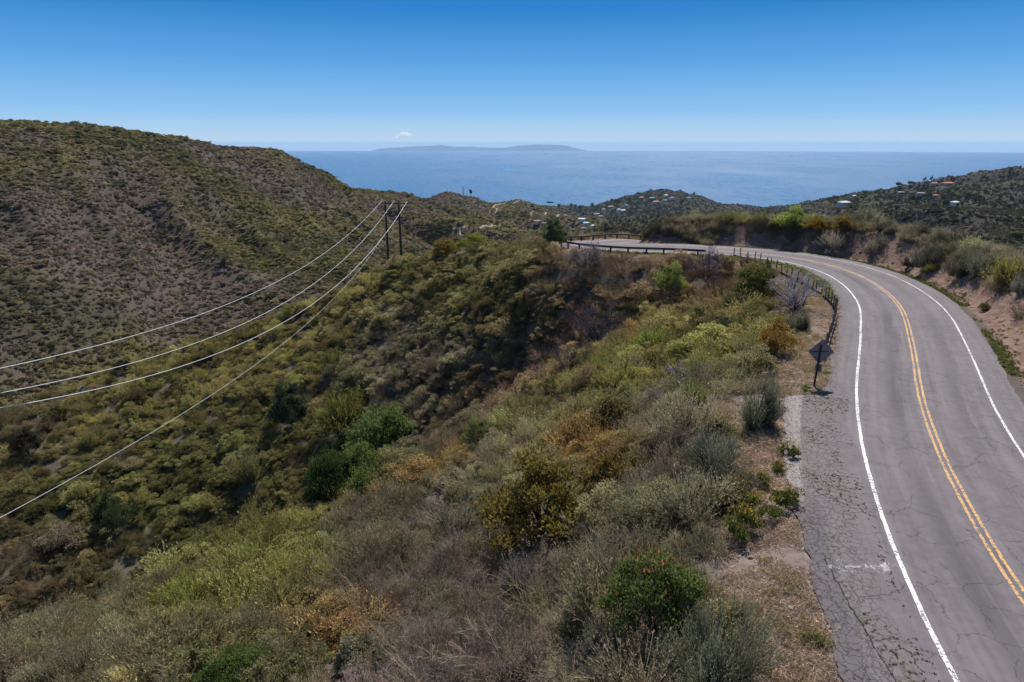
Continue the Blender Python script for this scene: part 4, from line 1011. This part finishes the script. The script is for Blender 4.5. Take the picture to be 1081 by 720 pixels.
far_tree(580.5, 221, 8, 8.5, 'far_round', 'tall flat topped tree standing out against the sea', crown_frac=.28)
def mast(u, v, hpx, label, cross):
    p = pfar(u, v); _, _, dep = project(p[0], p[1], p[2]); m = float(dep) / 720; H_ = hpx * m
    o = empty('radio_mast', p); tag(o, label, 'mast')
    for sx, sy in ((-1, -1), (1, -1), (0, 1)):
        mb = MB(); mb.tube([(sx * H_ * .05, sy * H_ * .05, -1), (sx * .2, sy * .2, H_)], [.28, .15], 5); mb.build('leg', M['galv'], o)
    for k in range(cross):
        z_ = H_ * (.3 + .6 * k / max(1, cross - 1)); mb = MB(); mb.box((0, 0, z_), (H_ * .12, .5, 1.2)); mb.build('crossbar', M['galv'], o)
mast(489, 206, 11, 'tall thin radio mast on the hilltop left of the narrow tree', 4); mast(472, 204, 5, 'short mast at the left end of the same hilltop', 2); mast(686.5, 206, 8, 'slender mast on the village knoll skyline', 3)

# ---- ground cover as stuff
def cover(d0, d1, spacing, size, name_sfx, seed, azlim=50, farkind=False):
    R = np.random.default_rng(seed)
    XY = sample(0, d0, d1, math.radians(-azlim), math.radians(azlim), spacing, R)
    z = height(XY[:, 0], XY[:, 1]); o_, a_, zr_ = road_coords(XY[:, 0], XY[:, 1])
    tL = -o_ - edge_left(a_); tR = o_ - edge_right(a_)
    leftside = o_ < 0
    keep = np.where(leftside, tL > 2.0 + 1.2 * fbm(XY[:, 0] / 4, XY[:, 1] / 4, 3) + .9 * (a_ < S36) + (2.4 - .7 * sstep(S_Y(77) + 8, S_Y(77) + 16, a_)) * sstep(S36, S36 + 3, a_), tR > 9.5 - 5.6 * sstep(S_Y(46), S_Y(70), a_) + 1.6 * fbm(XY[:, 0] / 3, XY[:, 1] / 3, 3))
    keep &= z > -328
    for (x, y, r_) in KEEP_OUT:
        keep &= (XY[:, 0] - x) ** 2 + (XY[:, 1] - y) ** 2 > r_ * r_
    XY = XY[keep]; z = z[keep]; o_ = o_[keep]
    u, v, dep = project(XY[:, 0], XY[:, 1], z + .4)
    ok = (u > -160) & (u < 1240) & (v < 960) & (dep > 4)
    XY = XY[ok]; z = z[ok]; u = u[ok]; v = v[ok]; dep = dep[ok]; o_ = o_[ok]
    gx = height(XY[:, 0] + .6, XY[:, 1]) - height(XY[:, 0] - .6, XY[:, 1]); gy = height(XY[:, 0], XY[:, 1] + .6) - height(XY[:, 0], XY[:, 1] - .6)
    pk = R.random(len(XY)) < np.clip(.55 * np.sqrt(1 + (gx ** 2 + gy ** 2) / 1.44) ** 1.3, 0, 1)
    XY = XY[pk]; z = z[pk]; u = u[pk]; v = v[pk]; dep = dep[pk]; o_ = o_[pk]
    n = len(XY)
    d = np.hypot(XY[:, 0], XY[:, 1])
    return XY, z, u, v, d, R, n, o_

def finish(XY, z, tint, kind, size, R, n, coll, name, label, cat, sel):
    k = int(sel.sum())
    if k == 0: return
    rot = np.stack([R.normal(size=k) * .12, R.normal(size=k) * .12, R.random(k) * 6.283], 1)
    s = size[sel]; sc = np.stack([s * (.8 + .5 * R.random(k)), s * (.8 + .5 * R.random(k)), s * (.65 + .6 * R.random(k)) * (.68 if coll == 'farbush' else 1)], 1)
    idx = R.integers(0, PROTO[coll][1], k)
    P = np.stack([XY[sel, 0], XY[sel, 1], z[sel] - .04 * s], 1)
    scatter(name, label, cat, P, rot, sc, idx, tint[sel], coll=coll)

# near + middle distance
XY, z, u, v, d, R, n, o_ = cover(9, 235, lambda d: max(.85, .85 + (d - 40) * .0062), None, '', 21)
gn = fbm(XY[:, 0] / 11, XY[:, 1] / 11, 4)
un = u + 45 * fbm(XY[:, 0] / 8 + 3, XY[:, 1] / 8, 3); vn = v + 22 * fbm(XY[:, 0] / 8, XY[:, 1] / 8 + 5, 3)
du = un[:, None] - zu; dv = vn[:, None] - zv
ca, sa_ = np.cos(za), np.sin(za)
a1 = (du * ca + dv * sa_) / zru; b1 = (-du * sa_ + dv * ca) / zrv
W = zs * np.exp(-(a1 ** 2 + b1 ** 2) * 1.1) + 1e-4
W = W ** 2; W /= W.sum(1, keepdims=True)
kw = W @ zw; ti = W @ zt
bank = o_ > 0
beh = (d > 110) & (u > 640)
kw /= kw.sum(1, keepdims=True)
kk = (kw.cumsum(1) < R.random(n)[:, None]).sum(1).clip(0, 3)
base = np.array([(1.0, 1.0, 1.0), (1.02, 1.06, .8), (1.0, .96, .96), (.92, .95, .8)])[kk]
tint = ti * base * (1 + .28 * R.normal(size=(n, 1))).clip(.45, 1.7) * (1 + .045 * R.normal(size=(n, 3)))
patch = fbm(XY[:, 0] / 5 + 40, XY[:, 1] / 5, 3)
tint *= (1 + .35 * patch)[:, None]
# an odd plant of another colour now and then
odd = R.random(n) < .07
oc = np.array([DKGRN, YGRN, LILAC, BROWN, OLIVE, MGRN])[R.integers(0, 6, n)]
tint = np.where(odd[:, None], .5 * tint + .5 * oc, tint)
size = (.62 + .42 * np.abs(R.normal(size=n)) + .5 * (R.random(n) < .06)) * (1 + .0028 * np.clip(d - 30, 0, 200)) * (1 + .15 * (kk == 3))
size = np.clip(size, .5, 3.2); size *= np.where(bank, 1.0, 1)
# thin the cover where soil shows
thin = fbm(XY[:, 0] / 6 - 7, XY[:, 1] / 6, 3) > .33
kp = ~(thin & (R.random(n) < .6))
for ci_, (coll, nm, lb) in enumerate([('sage', 'sagebrush_cover', 'soft grey green sagebrush covering the near slopes and the bank top'), ('broom', 'broom_cover', 'yellow green broom brush spread over the slope crests'),
                                      ('drybrush', 'dry_brush_cover', 'leafless lilac and brown brush covering the near slopes'), ('leafy', 'chaparral_cover', 'leafy dark green and olive chaparral on the canyon side')]):
    finish(XY, z, tint, kk, size, R, n, coll, nm, lb, 'brush', (kk == ci_) & kp)

# far slopes
XY, z, u, v, d, R, n, o_ = cover(225, 3700, lambda d: 1.0 + d * .0030, None, '', 22)
tint, g1, g2 = far_colour(XY[:, 0], XY[:, 1], d)
dk = np.array((.045, .053, .028)); yg = np.array((.15, .145, .05)); red = np.array((.11, .078, .062))
r2 = R.random(n); mm_ = (1 - sstep(1200, 2200, d))[:, None] * (u < 640)[:, None]
def blend_to(sel, c, k):
    global tint
    w_ = sel[:, None] * k * (.3 + .7 * mm_); tint = tint * (1 - w_) + c * w_
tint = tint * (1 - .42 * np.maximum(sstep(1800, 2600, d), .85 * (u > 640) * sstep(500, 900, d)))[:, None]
blend_to(r2 < .14, dk, .8); blend_to((r2 > .2) & (r2 < .26), yg, .7); blend_to((r2 > .27) & (r2 < .34), red, .6)
tint *= (1 + .22 * R.normal(size=(n, 1))).clip(.5, 1.6) * 1.0
size = (.38 + .36 * np.abs(R.normal(size=n))) * (1.0 + np.minimum(d, 1000) * .0019 + np.clip(d - 1000, 0, 3000) * .0004); size *= np.where(r2 < .2, 1.25, 1)
vill = np.exp(-((u - 672) / 62) ** 2 - ((v - 222) / 20) ** 2) * (d > 2300) + np.exp(-((u - 975) / 60) ** 2 - ((v - 205) / 12) ** 2) * (d > 1300)
isv = (R.random(n) < vill * .9) ; size = np.where(isv, size * (1.3 + .8 * R.random(n)), size); tint = np.where(isv[:, None], np.array((.028, .038, .022)) * (.7 + .7 * R.random(n))[:, None], tint)
kp = R.random(n) > .04 + .35 * sstep(.0, .4, -g2 - .3 * g1)
far_cover = (XY, z, tint, size, kp, R, n, d)
XYf, zf, tf, sf, kpf, Rf, nf, df = far_cover
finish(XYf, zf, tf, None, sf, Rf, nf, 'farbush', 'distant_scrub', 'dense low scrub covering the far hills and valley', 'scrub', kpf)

# ================================================================== ROADSIDE THINGS
# guardrail: W-profile rail on posts round the outside of the far bend
def offset_path(s, off, dz=0):
    s = np.asarray(s, float)
    cx = np.interp(s, RS, RC[:, 0]); cy = np.interp(s, RS, RC[:, 1]); cz = np.interp(s, RS, RC[:, 2])
    nx = np.interp(s, RS, RN[:, 0]); ny = np.interp(s, RS, RN[:, 1])
    return np.stack([cx + nx * off, cy + ny * off, cz + dz], 1), np.stack([nx, ny], 1)
sg0 = float(RS[100 + np.argmin(np.abs(RC[100:, 0] - 26.6) + 3 * np.abs(RC[100:, 1] - 92.5))])
ss = np.arange(sg0, sg0 + 52, .5); Pg, Ng = offset_path(ss, -5.35)
root = empty('guardrail', Pg[0] + [0, 0, -.2]); org = np.array(root.location)
tag(root, 'long dark steel guardrail round the far outer bend of the road', 'guardrail')
prof = [(0, .54), (.05, .58), (.05, .63), (0, .67), (0, .71), (.05, .75), (.05, .80), (0, .84)]
V = []; Fc = []
for k in range(len(Pg)):
    for th in (0, .014):
        for (o_, z_) in prof:
            V.append(Pg[k] + [Ng[k, 0] * (o_ + th), Ng[k, 1] * (o_ + th), z_] - org)
m = len(prof)
for k in range(len(Pg) - 1):
    b = k * 2 * m; c = b + 2 * m
    for j in range(m - 1):
        Fc.append((b + j, b + j + 1, c + j + 1, c + j)); Fc.append((b + m + j, c + m + j, c + m + j + 1, b + m + j + 1))
    Fc.append((b, c, c + m, b + m)); Fc.append((b + m - 1, b + 2 * m - 1, c + 2 * m - 1, c + m - 1))
me = bpy.data.meshes.new('rail'); me.from_pydata([tuple(v) for v in V], [], Fc); me.update()
link('rail', me, M['rail'], root)
mb = MB(); mb.box((0, 0, .2), (.2, .2, 1.3)); pme = None
for k in range(2, len(Pg), 4):
    p = Pg[k] - org; p = p - np.array([Ng[k, 0] * .12, Ng[k, 1] * .12, 0])
    if pme is None:
        o = mb.build('post', M['wood'], root, loc=p); pme = o.data
    else:
        o = link('post', pme, None, root, loc=p)
    o.rotation_euler[2] = math.atan2(Ng[k, 1], Ng[k, 0])
end = MB(); end.box(Pg[0] - org + [0, 0, .68], (.22, .1, .36), [[RT[int(sg0 * 2)][0], RT[int(sg0 * 2)][1], 0], [RN[int(sg0 * 2)][0], RN[int(sg0 * 2)][1], 0], [0, 0, 1]]); end.build('end_plate', M['galv'], root)

# timber barrier of thin stakes with a low plank along the inner curve
bp = [(775, 272), (800, 278), (822, 287), (842, 297), (858, 306), (872, 317), (881, 328), (882, 340), (878, 354), (874, 368), (870, 384)]
B3 = catmull([(*atz(u, v, -.12)[:2], 0.0) for u, v in bp], 1.0)
seg = np.concatenate([[0], np.cumsum(np.linalg.norm(np.diff(B3[:, :2], axis=0), axis=1))])
zz_ = height(B3[:, 0], B3[:, 1]); zk = np.convolve(np.pad(zz_, 3, mode='edge'), np.ones(7) / 7, 'valid'); B3[:, 2] = np.maximum(zk, zz_ - .1)
root = empty('stake_barrier', B3[0]); org = np.array(root.location)
tag(root, 'curved row of thin roadside stakes with a low timber plank', 'barrier')
mb = MB(); tg = nrm(np.gradient(B3, axis=0)); mb_n = np.stack([-tg[:, 1], tg[:, 0], 0 * tg[:, 0]], 1)
V = []; Fc = []
for k in range(len(B3)):
    for (a_, z_) in ((-.05, -.25), (.05, -.25), (.05, .34), (-.05, .34)):
        V.append(tuple(B3[k] + mb_n[k] * a_ + [0, 0, z_] - org))
for k in range(len(B3) - 1):
    b = k * 4
    for j in range(4): Fc.append((b + j, b + (j + 1) % 4, b + 4 + (j + 1) % 4, b + 4 + j))
Fc.append((3, 2, 1, 0)); b = (len(B3) - 1) * 4; Fc.append((b, b + 1, b + 2, b + 3))
me = bpy.data.meshes.new('plank'); me.from_pydata(V, [], Fc); me.update(); link('plank', me, M['plank'], root)
sm = MB(); sm.box((0, 0, .55), (.09, .09, 1.5)); sm.box((0, 0, 1.32), (.06, .06, .05)); sme = None
RR = random.Random(4); t_ = 0
while t_ < seg[-1]:
    p = np.array([np.interp(t_, seg, B3[:, j]) for j in range(3)]); kk_ = int(np.searchsorted(seg, t_)); nn = mb_n[min(kk_, len(B3) - 1)]
    loc = p + nn * -.10 - org
    if sme is None: o = sm.build('stake', M['post'], root, loc=loc); sme = o.data
    else: o = link('stake', sme, None, root, loc=loc)
    o.rotation_euler = (RR.gauss(0, .05), RR.gauss(0, .05), RR.random()); o.scale = (1, 1, RR.uniform(.85, 1.1))
    t_ += RR.uniform(1.25, 1.7)

# diamond warning sign, seen from behind
p = atz(858.7, 408, -.15); p[2] = float(height(p[0], p[1])[0])
root = empty('warning_sign', p); tag(root, 'diamond road sign seen from behind on a leaning post', 'road sign')
mb = MB(); mb.box((.09, 0, 1.2), (.09, .09, 2.75), [[.998, 0, -.055], [0, 1, 0], [.055, 0, .998]]); mb.build('post', M['wood'], root)
def rounded_diamond(name, cx, cz, r, y0, y1, mat):
    n = 5; out = []
    for k in range(4):
        a = math.pi / 2 * k
        for j in range(n):
            b = a + (j / (n - 1) - .5) * math.pi / 2
            out.append((cx + math.cos(a) * (r - .085) + .06 * math.cos(b), cz + math.sin(a) * (r - .085) + .06 * math.sin(b)))
    V = [(x, y0, z) for x, z in out] + [(x, y1, z) for x, z in out]; N = len(out)
    mb = MB(); mb.add(V, [tuple(range(N)), tuple(range(N, 2 * N))[::-1]] + [(k, k + N, (k + 1) % N + N, (k + 1) % N) for k in range(N)])
    return mb.build(name, mat, root, rot=(0, .03, 0))
rounded_diamond('panel', .14, 2.15, .78, .052, .056, M['signback'])
rounded_diamond('sign_face', .14, 2.15, .78, .060, .063, M['yellow'])
mb = MB(); mb.box((.14, .045, 2.15), (1.1, .012, .05)); mb.build('brace', M['wood'], root)
mb = MB(); mb.box((.20, .10, 1.14), (.045, .46, .46), [[.93, .36, 0], [-.36, .93, 0], [0, 0, 1]]); mb.build('lower_plate', M['signback'], root)

# ------------------------------------------------------------------ power line
pp = P_(409.5, 272); D0 = math.hypot(pp[0], pp[1])
def at_dist(u, v, d):
    r = ray(u, v); r = r / math.hypot(r[0], r[1]); return np.array([r[0] * d, r[1] * d, H_CAM + r[2] * d])
DP = 158.0
A = at_dist(409.5, 268, DP); B = at_dist(423.5, 268, DP - 1.5)
top = at_dist(416, 213.5, DP)[2]
root = empty('power_pole_frame', (A[0], A[1], float(height(A[0], A[1])[0]) - .3)); org = np.array(root.location)
tag(root, 'pair of tall dark wooden power poles joined by a crossarm on the spur crest', 'power poles')
for q_ in (A, B):
    zb = float(height(q_[0], q_[1])[0]) - .4
    mb = MB(); mb.tube([(q_[0], q_[1], zb), (q_[0], q_[1], top + .25)] - org, [.29, .22], 10); mb.build('pole', M['wood'], root, smooth=True)
ax = nrm(B - A); ax[2] = 0; ax = nrm(ax)
mid_ = (A + B) / 2; L3 = [at_dist(402.8, 214, DP), at_dist(415.7, 213.5, DP - .8), at_dist(429.8, 212.5, DP - 2)]
mb = MB(); c_ = (L3[0] + L3[2]) / 2; c_[2] = top - .15; mb.box(c_ - org, (np.linalg.norm((L3[2] - L3[0])[:2]) + .5, .2, .24), [ax, np.cross([0, 0, 1], ax), [0, 0, 1]]); mb.build('crossarm', M['wood'], root)
for l_ in L3:
    l_[2] = top + .28
    mb = MB(); mb.tube([l_ - org - [0, 0, .32], l_ - org - [0, 0, .2], l_ - org - [0, 0, .1], l_ - org], [.05, .11, .06, .1], 8); mb.build('insulator', M['insul'], root)
def cable(start, pix, d1, r0, label, uext=-260):
    """pix: photo positions the cable crosses; it hangs in a vertical plane from the pole to a point left of the camera"""
    u1, v1 = pix[-1]
    end = at_dist(u1, v1, d1); s_ = np.array(start)
    # fit a parabola in z through the crossing points within the vertical plane start-end
    T = []; Z = []
    for (u, v) in pix:
        r = ray(u, v); dx, dy = end[0] - s_[0], end[1] - s_[1]
        # intersection of the sight ray's plan with the plan line
        t, w_ = np.linalg.solve(np.array([[r[0], -dx], [r[1], -dy]]), np.array([s_[0], s_[1]]))
        T.append(w_); Z.append(H_CAM + r[2] * t)
    T = np.array(T); Z = np.array(Z)
    # z = z0 + a t + b t^2
    Am = np.stack([T, T ** 2], 1); co_, *_ = np.linalg.lstsq(Am, Z - s_[2], rcond=None)
    tt = np.linspace(0, 1.18, 90)
    P = np.stack([s_[0] + (end[0] - s_[0]) * tt, s_[1] + (end[1] - s_[1]) * tt, s_[2] + co_[0] * tt + co_[1] * tt ** 2], 1)
    mb = MB(); mb.tube(P - s_, np.full(len(P), r0), 6)
    print('cable', co_, Z, s_)
    o = mb.build('power_cable', M['wire'], smooth=True, loc=s_)
    return tag(o, label, 'cable', 'cables strung from the power poles')
cable(L3[0], [(360, 257), (300, 291), (200, 335), (100, 366), (0, 390)], 60, .025, 'uppermost power cable, tied to the left end of the crossarm')
cable(L3[1], [(370, 270), (300, 317), (200, 364), (100, 395), (0, 415)], 60, .025, 'second power cable from the top, tied between the two poles')
cable(L3[2], [(380, 285), (300, 335), (200, 380), (100, 411), (0, 436)], 60, .028, 'third power cable from the top, tied to the right end of the crossarm')
s4 = np.array([A[0] - .3, A[1], at_dist(407, 246, DP)[2]])
cable(s4, [(380, 285), (340, 327), (200, 430), (100, 492), (0, 548)], 45, .012, 'lowest and dullest cable, running down to the lower left edge')

# ------------------------------------------------------------------ small cloud over the island
t = NT('cloud_vapour'); vs = t.n('ShaderNodeVolumePrincipled'); vs.inputs['Color'].default_value = (1, 1, 1, 1); vs.inputs['Density'].default_value = .003; vs.inputs['Anisotropy'].default_value = .4
t.t.links.new(vs.outputs[0], t.out.inputs['Volume']); M['cloud'] = t.m
def cloud(u, v, wpx, hpx, seed, label):
    D = 50000; c = at_dist(u, v, D); m = D / 720; R = np.random.default_rng(seed)
    V = []; Fc = []; n = 0
    na_, nb_ = 40, 20
    th = np.linspace(0, 2 * np.pi, na_, endpoint=False); ph = np.linspace(.02, np.pi - .02, nb_)
    T_, P2_ = np.meshgrid(th, ph, indexing='ij')
    x = np.sin(P2_) * np.cos(T_); y = np.sin(P2_) * np.sin(T_); z = np.cos(P2_)
    r = 1 + .35 * fbm(x * 2.2 + seed, z * 2.2 + y * 1.7 + 7, 4)
    z = np.where(z < 0, z * .35, z)
    X = x * r * wpx * m / 2; Y = y * r * wpx * m / 3; Z = z * r * hpx * m * .75
    i, j = np.meshgrid(np.arange(na_), np.arange(nb_ - 1), indexing='ij'); a = (i * nb_ + j).ravel(); b = (((i + 1) % na_) * nb_ + j).ravel()
    tag(link('cloud', mesh_np('cloud', np.stack([X, Y, Z], 2).reshape(-1, 3), np.stack([a, a + 1, b + 1, b], 1), True), M['cloud'], loc=c), label, 'cloud')
cloud(428, 143.5, 14, 5, 2, 'small white cloud over the island, the larger of two'); cloud(419, 146, 7, 3.5, 5, 'tiny white cloud puff left of the larger one')

# ------------------------------------------------------------------ weeds, dry litter and stones along the road
def roadside(n, s0, s1, f_off, seed):
    R = np.random.default_rng(seed); s = s0 + (s1 - s0) * R.random(n); o = f_off(s, R)
    cx = np.interp(s, RS, RC[:, 0]) + np.interp(s, RS, RN[:, 0]) * o; cy = np.interp(s, RS, RC[:, 1]) + np.interp(s, RS, RN[:, 1]) * o
    return np.stack([cx, cy], 1), s, o, R
def put(name, label, cat, XY, R, coll, size, tint, dz=0.0):
    k = len(XY); z = height(XY[:, 0], XY[:, 1]) + dz
    rot = np.stack([R.normal(size=k) * .1, R.normal(size=k) * .1, R.random(k) * 6.28], 1); sc = np.stack([size, size, size * (.7 + .6 * R.random(k))], 1)
    scatter(name, label, cat, np.stack([XY[:, 0], XY[:, 1], z], 1), rot, sc, R.integers(0, PROTO[coll][1], k), tint, coll=coll)
sA, sB = S_Y(8), S_Y(77) + 45
XY, s, o, R = roadside(14000, sA, sB, lambda s, R: -edge_left(s) - .1 - 5.2 * R.random(len(s)) ** 1.1, 301)
cl = fbm(XY[:, 0] / 1.6, XY[:, 1] / 1.6, 3) + .25 * R.random(len(XY)) > -.05
XY = XY[cl]; n = len(XY)
put('dry_litter', 'dry straw and twigs lying on the dirt shoulder', 'dry grass', XY, R, 'litter', .3 + .35 * R.random(n), np.array((.23, .18, .145)) * (.35 + 1.0 * R.random((n, 1))), .0)
XY, s, o, R = roadside(2600, sA, sB, lambda s, R: -edge_left(s) - .3 - 4.6 * R.random(len(s)), 302)
cl = fbm(XY[:, 0] / 2.5 + 4, XY[:, 1] / 2.5, 3) + .2 * R.random(len(XY)) > .05
XY = XY[cl]; n = len(XY); mixc = R.random((n, 1))
put('dry_tufts', 'small dry grass tufts on the dirt shoulder', 'dry grass', XY, R, 'tuft', .25 + .4 * R.random(n), np.array((.24, .20, .12)) * mixc + np.array((.17, .16, .06)) * (1 - mixc), -.02)
# green strip at the foot of the bank and at the outer edge of the far curve
XY, s, o, R = roadside(5200, sA, S_Y(77) + 40, lambda s, R: edge_right(s) + .15 + np.abs(R.normal(size=len(s))) * .42, 303)
cl = fbm(s / 4, s * 0, 3) + .35 * R.random(len(XY)) > -.08
XY = XY[cl]; n = len(XY)
put('green_verge', 'strip of low green weeds along the foot of the bank', 'weeds', XY, R, 'rosette', .09 + .13 * R.random(n), np.array((.105, .115, .038)) * (.6 + .7 * R.random((n, 1))), -.02)
XY, s, o, R = roadside(1500, S_Y(60), S_Y(77) + 46, lambda s, R: -edge_left(s) - .25 - np.abs(R.normal(size=len(s))) * .4, 304)
n = len(XY); put('green_verge', 'low green weeds along the outer edge of the far curve', 'weeds', XY, R, 'rosette', .18 + .2 * R.random(n), np.array((.14, .16, .04)) * (.6 + .7 * R.random((n, 1))), -.02)
# weeds growing out of the broken shoulder
XY, s, o, R = roadside(60000, S_Y(9), S36 + 1, lambda s, R: -3.75 - 2.5 * R.random(len(s)), 305)
cs = .42; gi = np.floor(o / cs).astype(int); gj = np.floor(s / cs).astype(int); best = np.full((2, len(s)), 9.)
for a_ in (-1, 0, 1):
    for b_ in (-1, 0, 1):
        ii_, jj_ = gi + a_, gj + b_
        px = (ii_ + _perm[(ii_ * 7) % 512, jj_ % 512]) * cs; py = (jj_ + _perm[(ii_ * 13 + 5) % 512, (jj_ * 3) % 512]) * cs
        dd2 = np.hypot(o + .12 * fbm(o * 3, s * 3, 2) - px, s + .12 * fbm(o * 3 + 9, s * 3, 2) - py)
        m1 = dd2 < best[0]; best[1] = np.where(m1, best[0], np.minimum(best[1], dd2)); best[0] = np.where(m1, dd2, best[0])
cl = (best[1] - best[0] < .028) & (fbm(o * .9, s * .4 + 7, 3) + .35 * R.random(len(s)) - .3 * np.abs(o + 4.8 - .3 * fbm(s * .2, s * 0, 2)) > .0)
XY = XY[cl]; n = len(XY)
mixc = R.random((n, 1))
put('pavement_weeds', 'small weeds growing in the cracks of the broken road shoulder', 'weeds', XY, R, 'rosette', .018 + .034 * R.random(n) ** 2, np.array((.14, .105, .06)) * mixc + np.array((.10, .11, .045)) * (1 - mixc), .06)
# scattered small plants on the bank face
XY, s, o, R = roadside(900, sA, S_Y(77) + 60, lambda s, R: edge_right(s) + .8 + 6 * R.random(len(s)), 306)
cl = fbm(XY[:, 0] / 3 + 4, XY[:, 1] / 3, 3) + .3 * R.random(len(XY)) > .22
XY = XY[cl]; n = len(XY); mixc = R.random((n, 1))
put('bank_tufts', 'small tufts and low plants dotting the bare bank', 'plants', XY, R, 'rosette', .15 + .35 * R.random(n) ** 2, np.array((.15, .14, .05)) * mixc + np.array((.09, .075, .05)) * (1 - mixc), -.03)

# rocks
def rock_mesh(seed):
    R = np.random.default_rng(seed); bm_ = []
    th = np.linspace(0, 2 * np.pi, 10, endpoint=False); ph = np.linspace(.05, np.pi - .05, 7)
    T_, P2_ = np.meshgrid(th, ph, indexing='ij'); x = np.sin(P2_) * np.cos(T_); y = np.sin(P2_) * np.sin(T_); z = np.cos(P2_)
    r = 1 + .5 * fbm(x * 1.5 + seed * 3, y * 1.5 + z * 1.3, 2)
    V = np.stack([x * r, y * r * .8, z * r * .65], 2).reshape(-1, 3)
    i, j = np.meshgrid(np.arange(10), np.arange(6), indexing='ij'); a = (i * 7 + j).ravel(); b = (((i + 1) % 10) * 7 + j).ravel()
    return mesh_np('rock', V, np.stack([a, a + 1, b + 1, b], 1), False)
t = leaf_mat('loose_stone', 'INSTANCER', .0); c_ = bpy.data.collections.new('stock_stone')
for k in range(4):
    me = rock_mesh(k); me.attributes.new('var', 'FLOAT', 'POINT').data.foreach_set('value', np.full(len(me.vertices), .4, np.float32)); me.materials.append(t)
    c_.objects.link(bpy.data.objects.new('stone_%d' % k, me))
PROTO['stone'] = (c_, 4)
XY, s, o, R = roadside(2400, sA, S_Y(77) + 60, lambda s, R: np.where(R.random(len(s)) < .6, edge_right(s) + .5 + 6 * R.random(len(s)) ** 1.3, -edge_left(s) - .1 - 4 * R.random(len(s))), 307)
n = len(XY); put('loose_stones', 'loose brown stones scattered on the dirt beside the road', 'stones', XY, R, 'stone', .03 + .11 * R.random(n) ** 3 + .12 * (R.random(n) < .03), np.array((.17, .13, .11)) * (.6 + .8 * R.random((n, 1))), 0)
p = atz(822, 520, -.1)
M['rock'] = simple('reddish_rock', (.30, .19, .15), .9)
me = rock_mesh(11); tag(link('rock', me, M['rock'], loc=(p[0], p[1], float(height(p[0], p[1])[0]) + .08), scale=(.28, .24, .24)), 'reddish rock between the yellow tipped bushes', 'rock')
# green weeds at the foot of the sign
shrub('leafy', 850.5, 413, 15, 10, (.11, .15, .03), 'bright green weed clump at the foot of the diamond sign', cat='weed', name='weed_clump', fol='fol_low')
shrub('leafy', 873, 395, 11, 5, (.11, .15, .03), 'low green weed just behind the diamond sign post', cat='weed', name='weed_clump', fol='fol_low')
shrub('leafy', 858, 678, 22, 16, (.12, .13, .05), 'small green weed on the dry shoulder near the bottom right', cat='weed', name='weed_clump', fol='fol_low')
print('max land height', HG.max())
# brush hanging over the cut bank; its dark tint paints in the bushes' shadows
XY, s, o, R = roadside(700, S_Y(50), S_Y(77) + 62, lambda s, R: edge_right(s) + 2.6 + 2.6 * R.random(len(s)), 308)
cl = (fbm(s / 2.6, s * 0 + 2, 3) + .25 * R.random(len(s)) > .02)
XY = XY[cl]; n = len(XY); mixc = R.random((n, 1))
for (x, y, r_) in KEEP_OUT:
    pass
put('hanging_brush', 'brush, tinted dark for shadow, hanging down over the top of the cut bank', 'brush', XY, R, 'drybrush', .55 + .6 * R.random(n), np.array((.10, .085, .07)) * mixc + np.array((.12, .115, .07)) * (1 - mixc), -.1)
XY, s, o, R = roadside(2000, S_Y(60), S_Y(77) + 62, lambda s, R: edge_right(s) + 5.6 + 8 * R.random(len(s)), 309)
n = len(XY); mixc = R.random((n, 1))
put('bank_top_brush', 'tall pale upright brush along the top of the bank', 'brush', XY, R, 'sage', .6 + .5 * R.random(n), np.array((.17, .155, .085)) * mixc + np.array((.14, .13, .09)) * (1 - mixc), -.05)
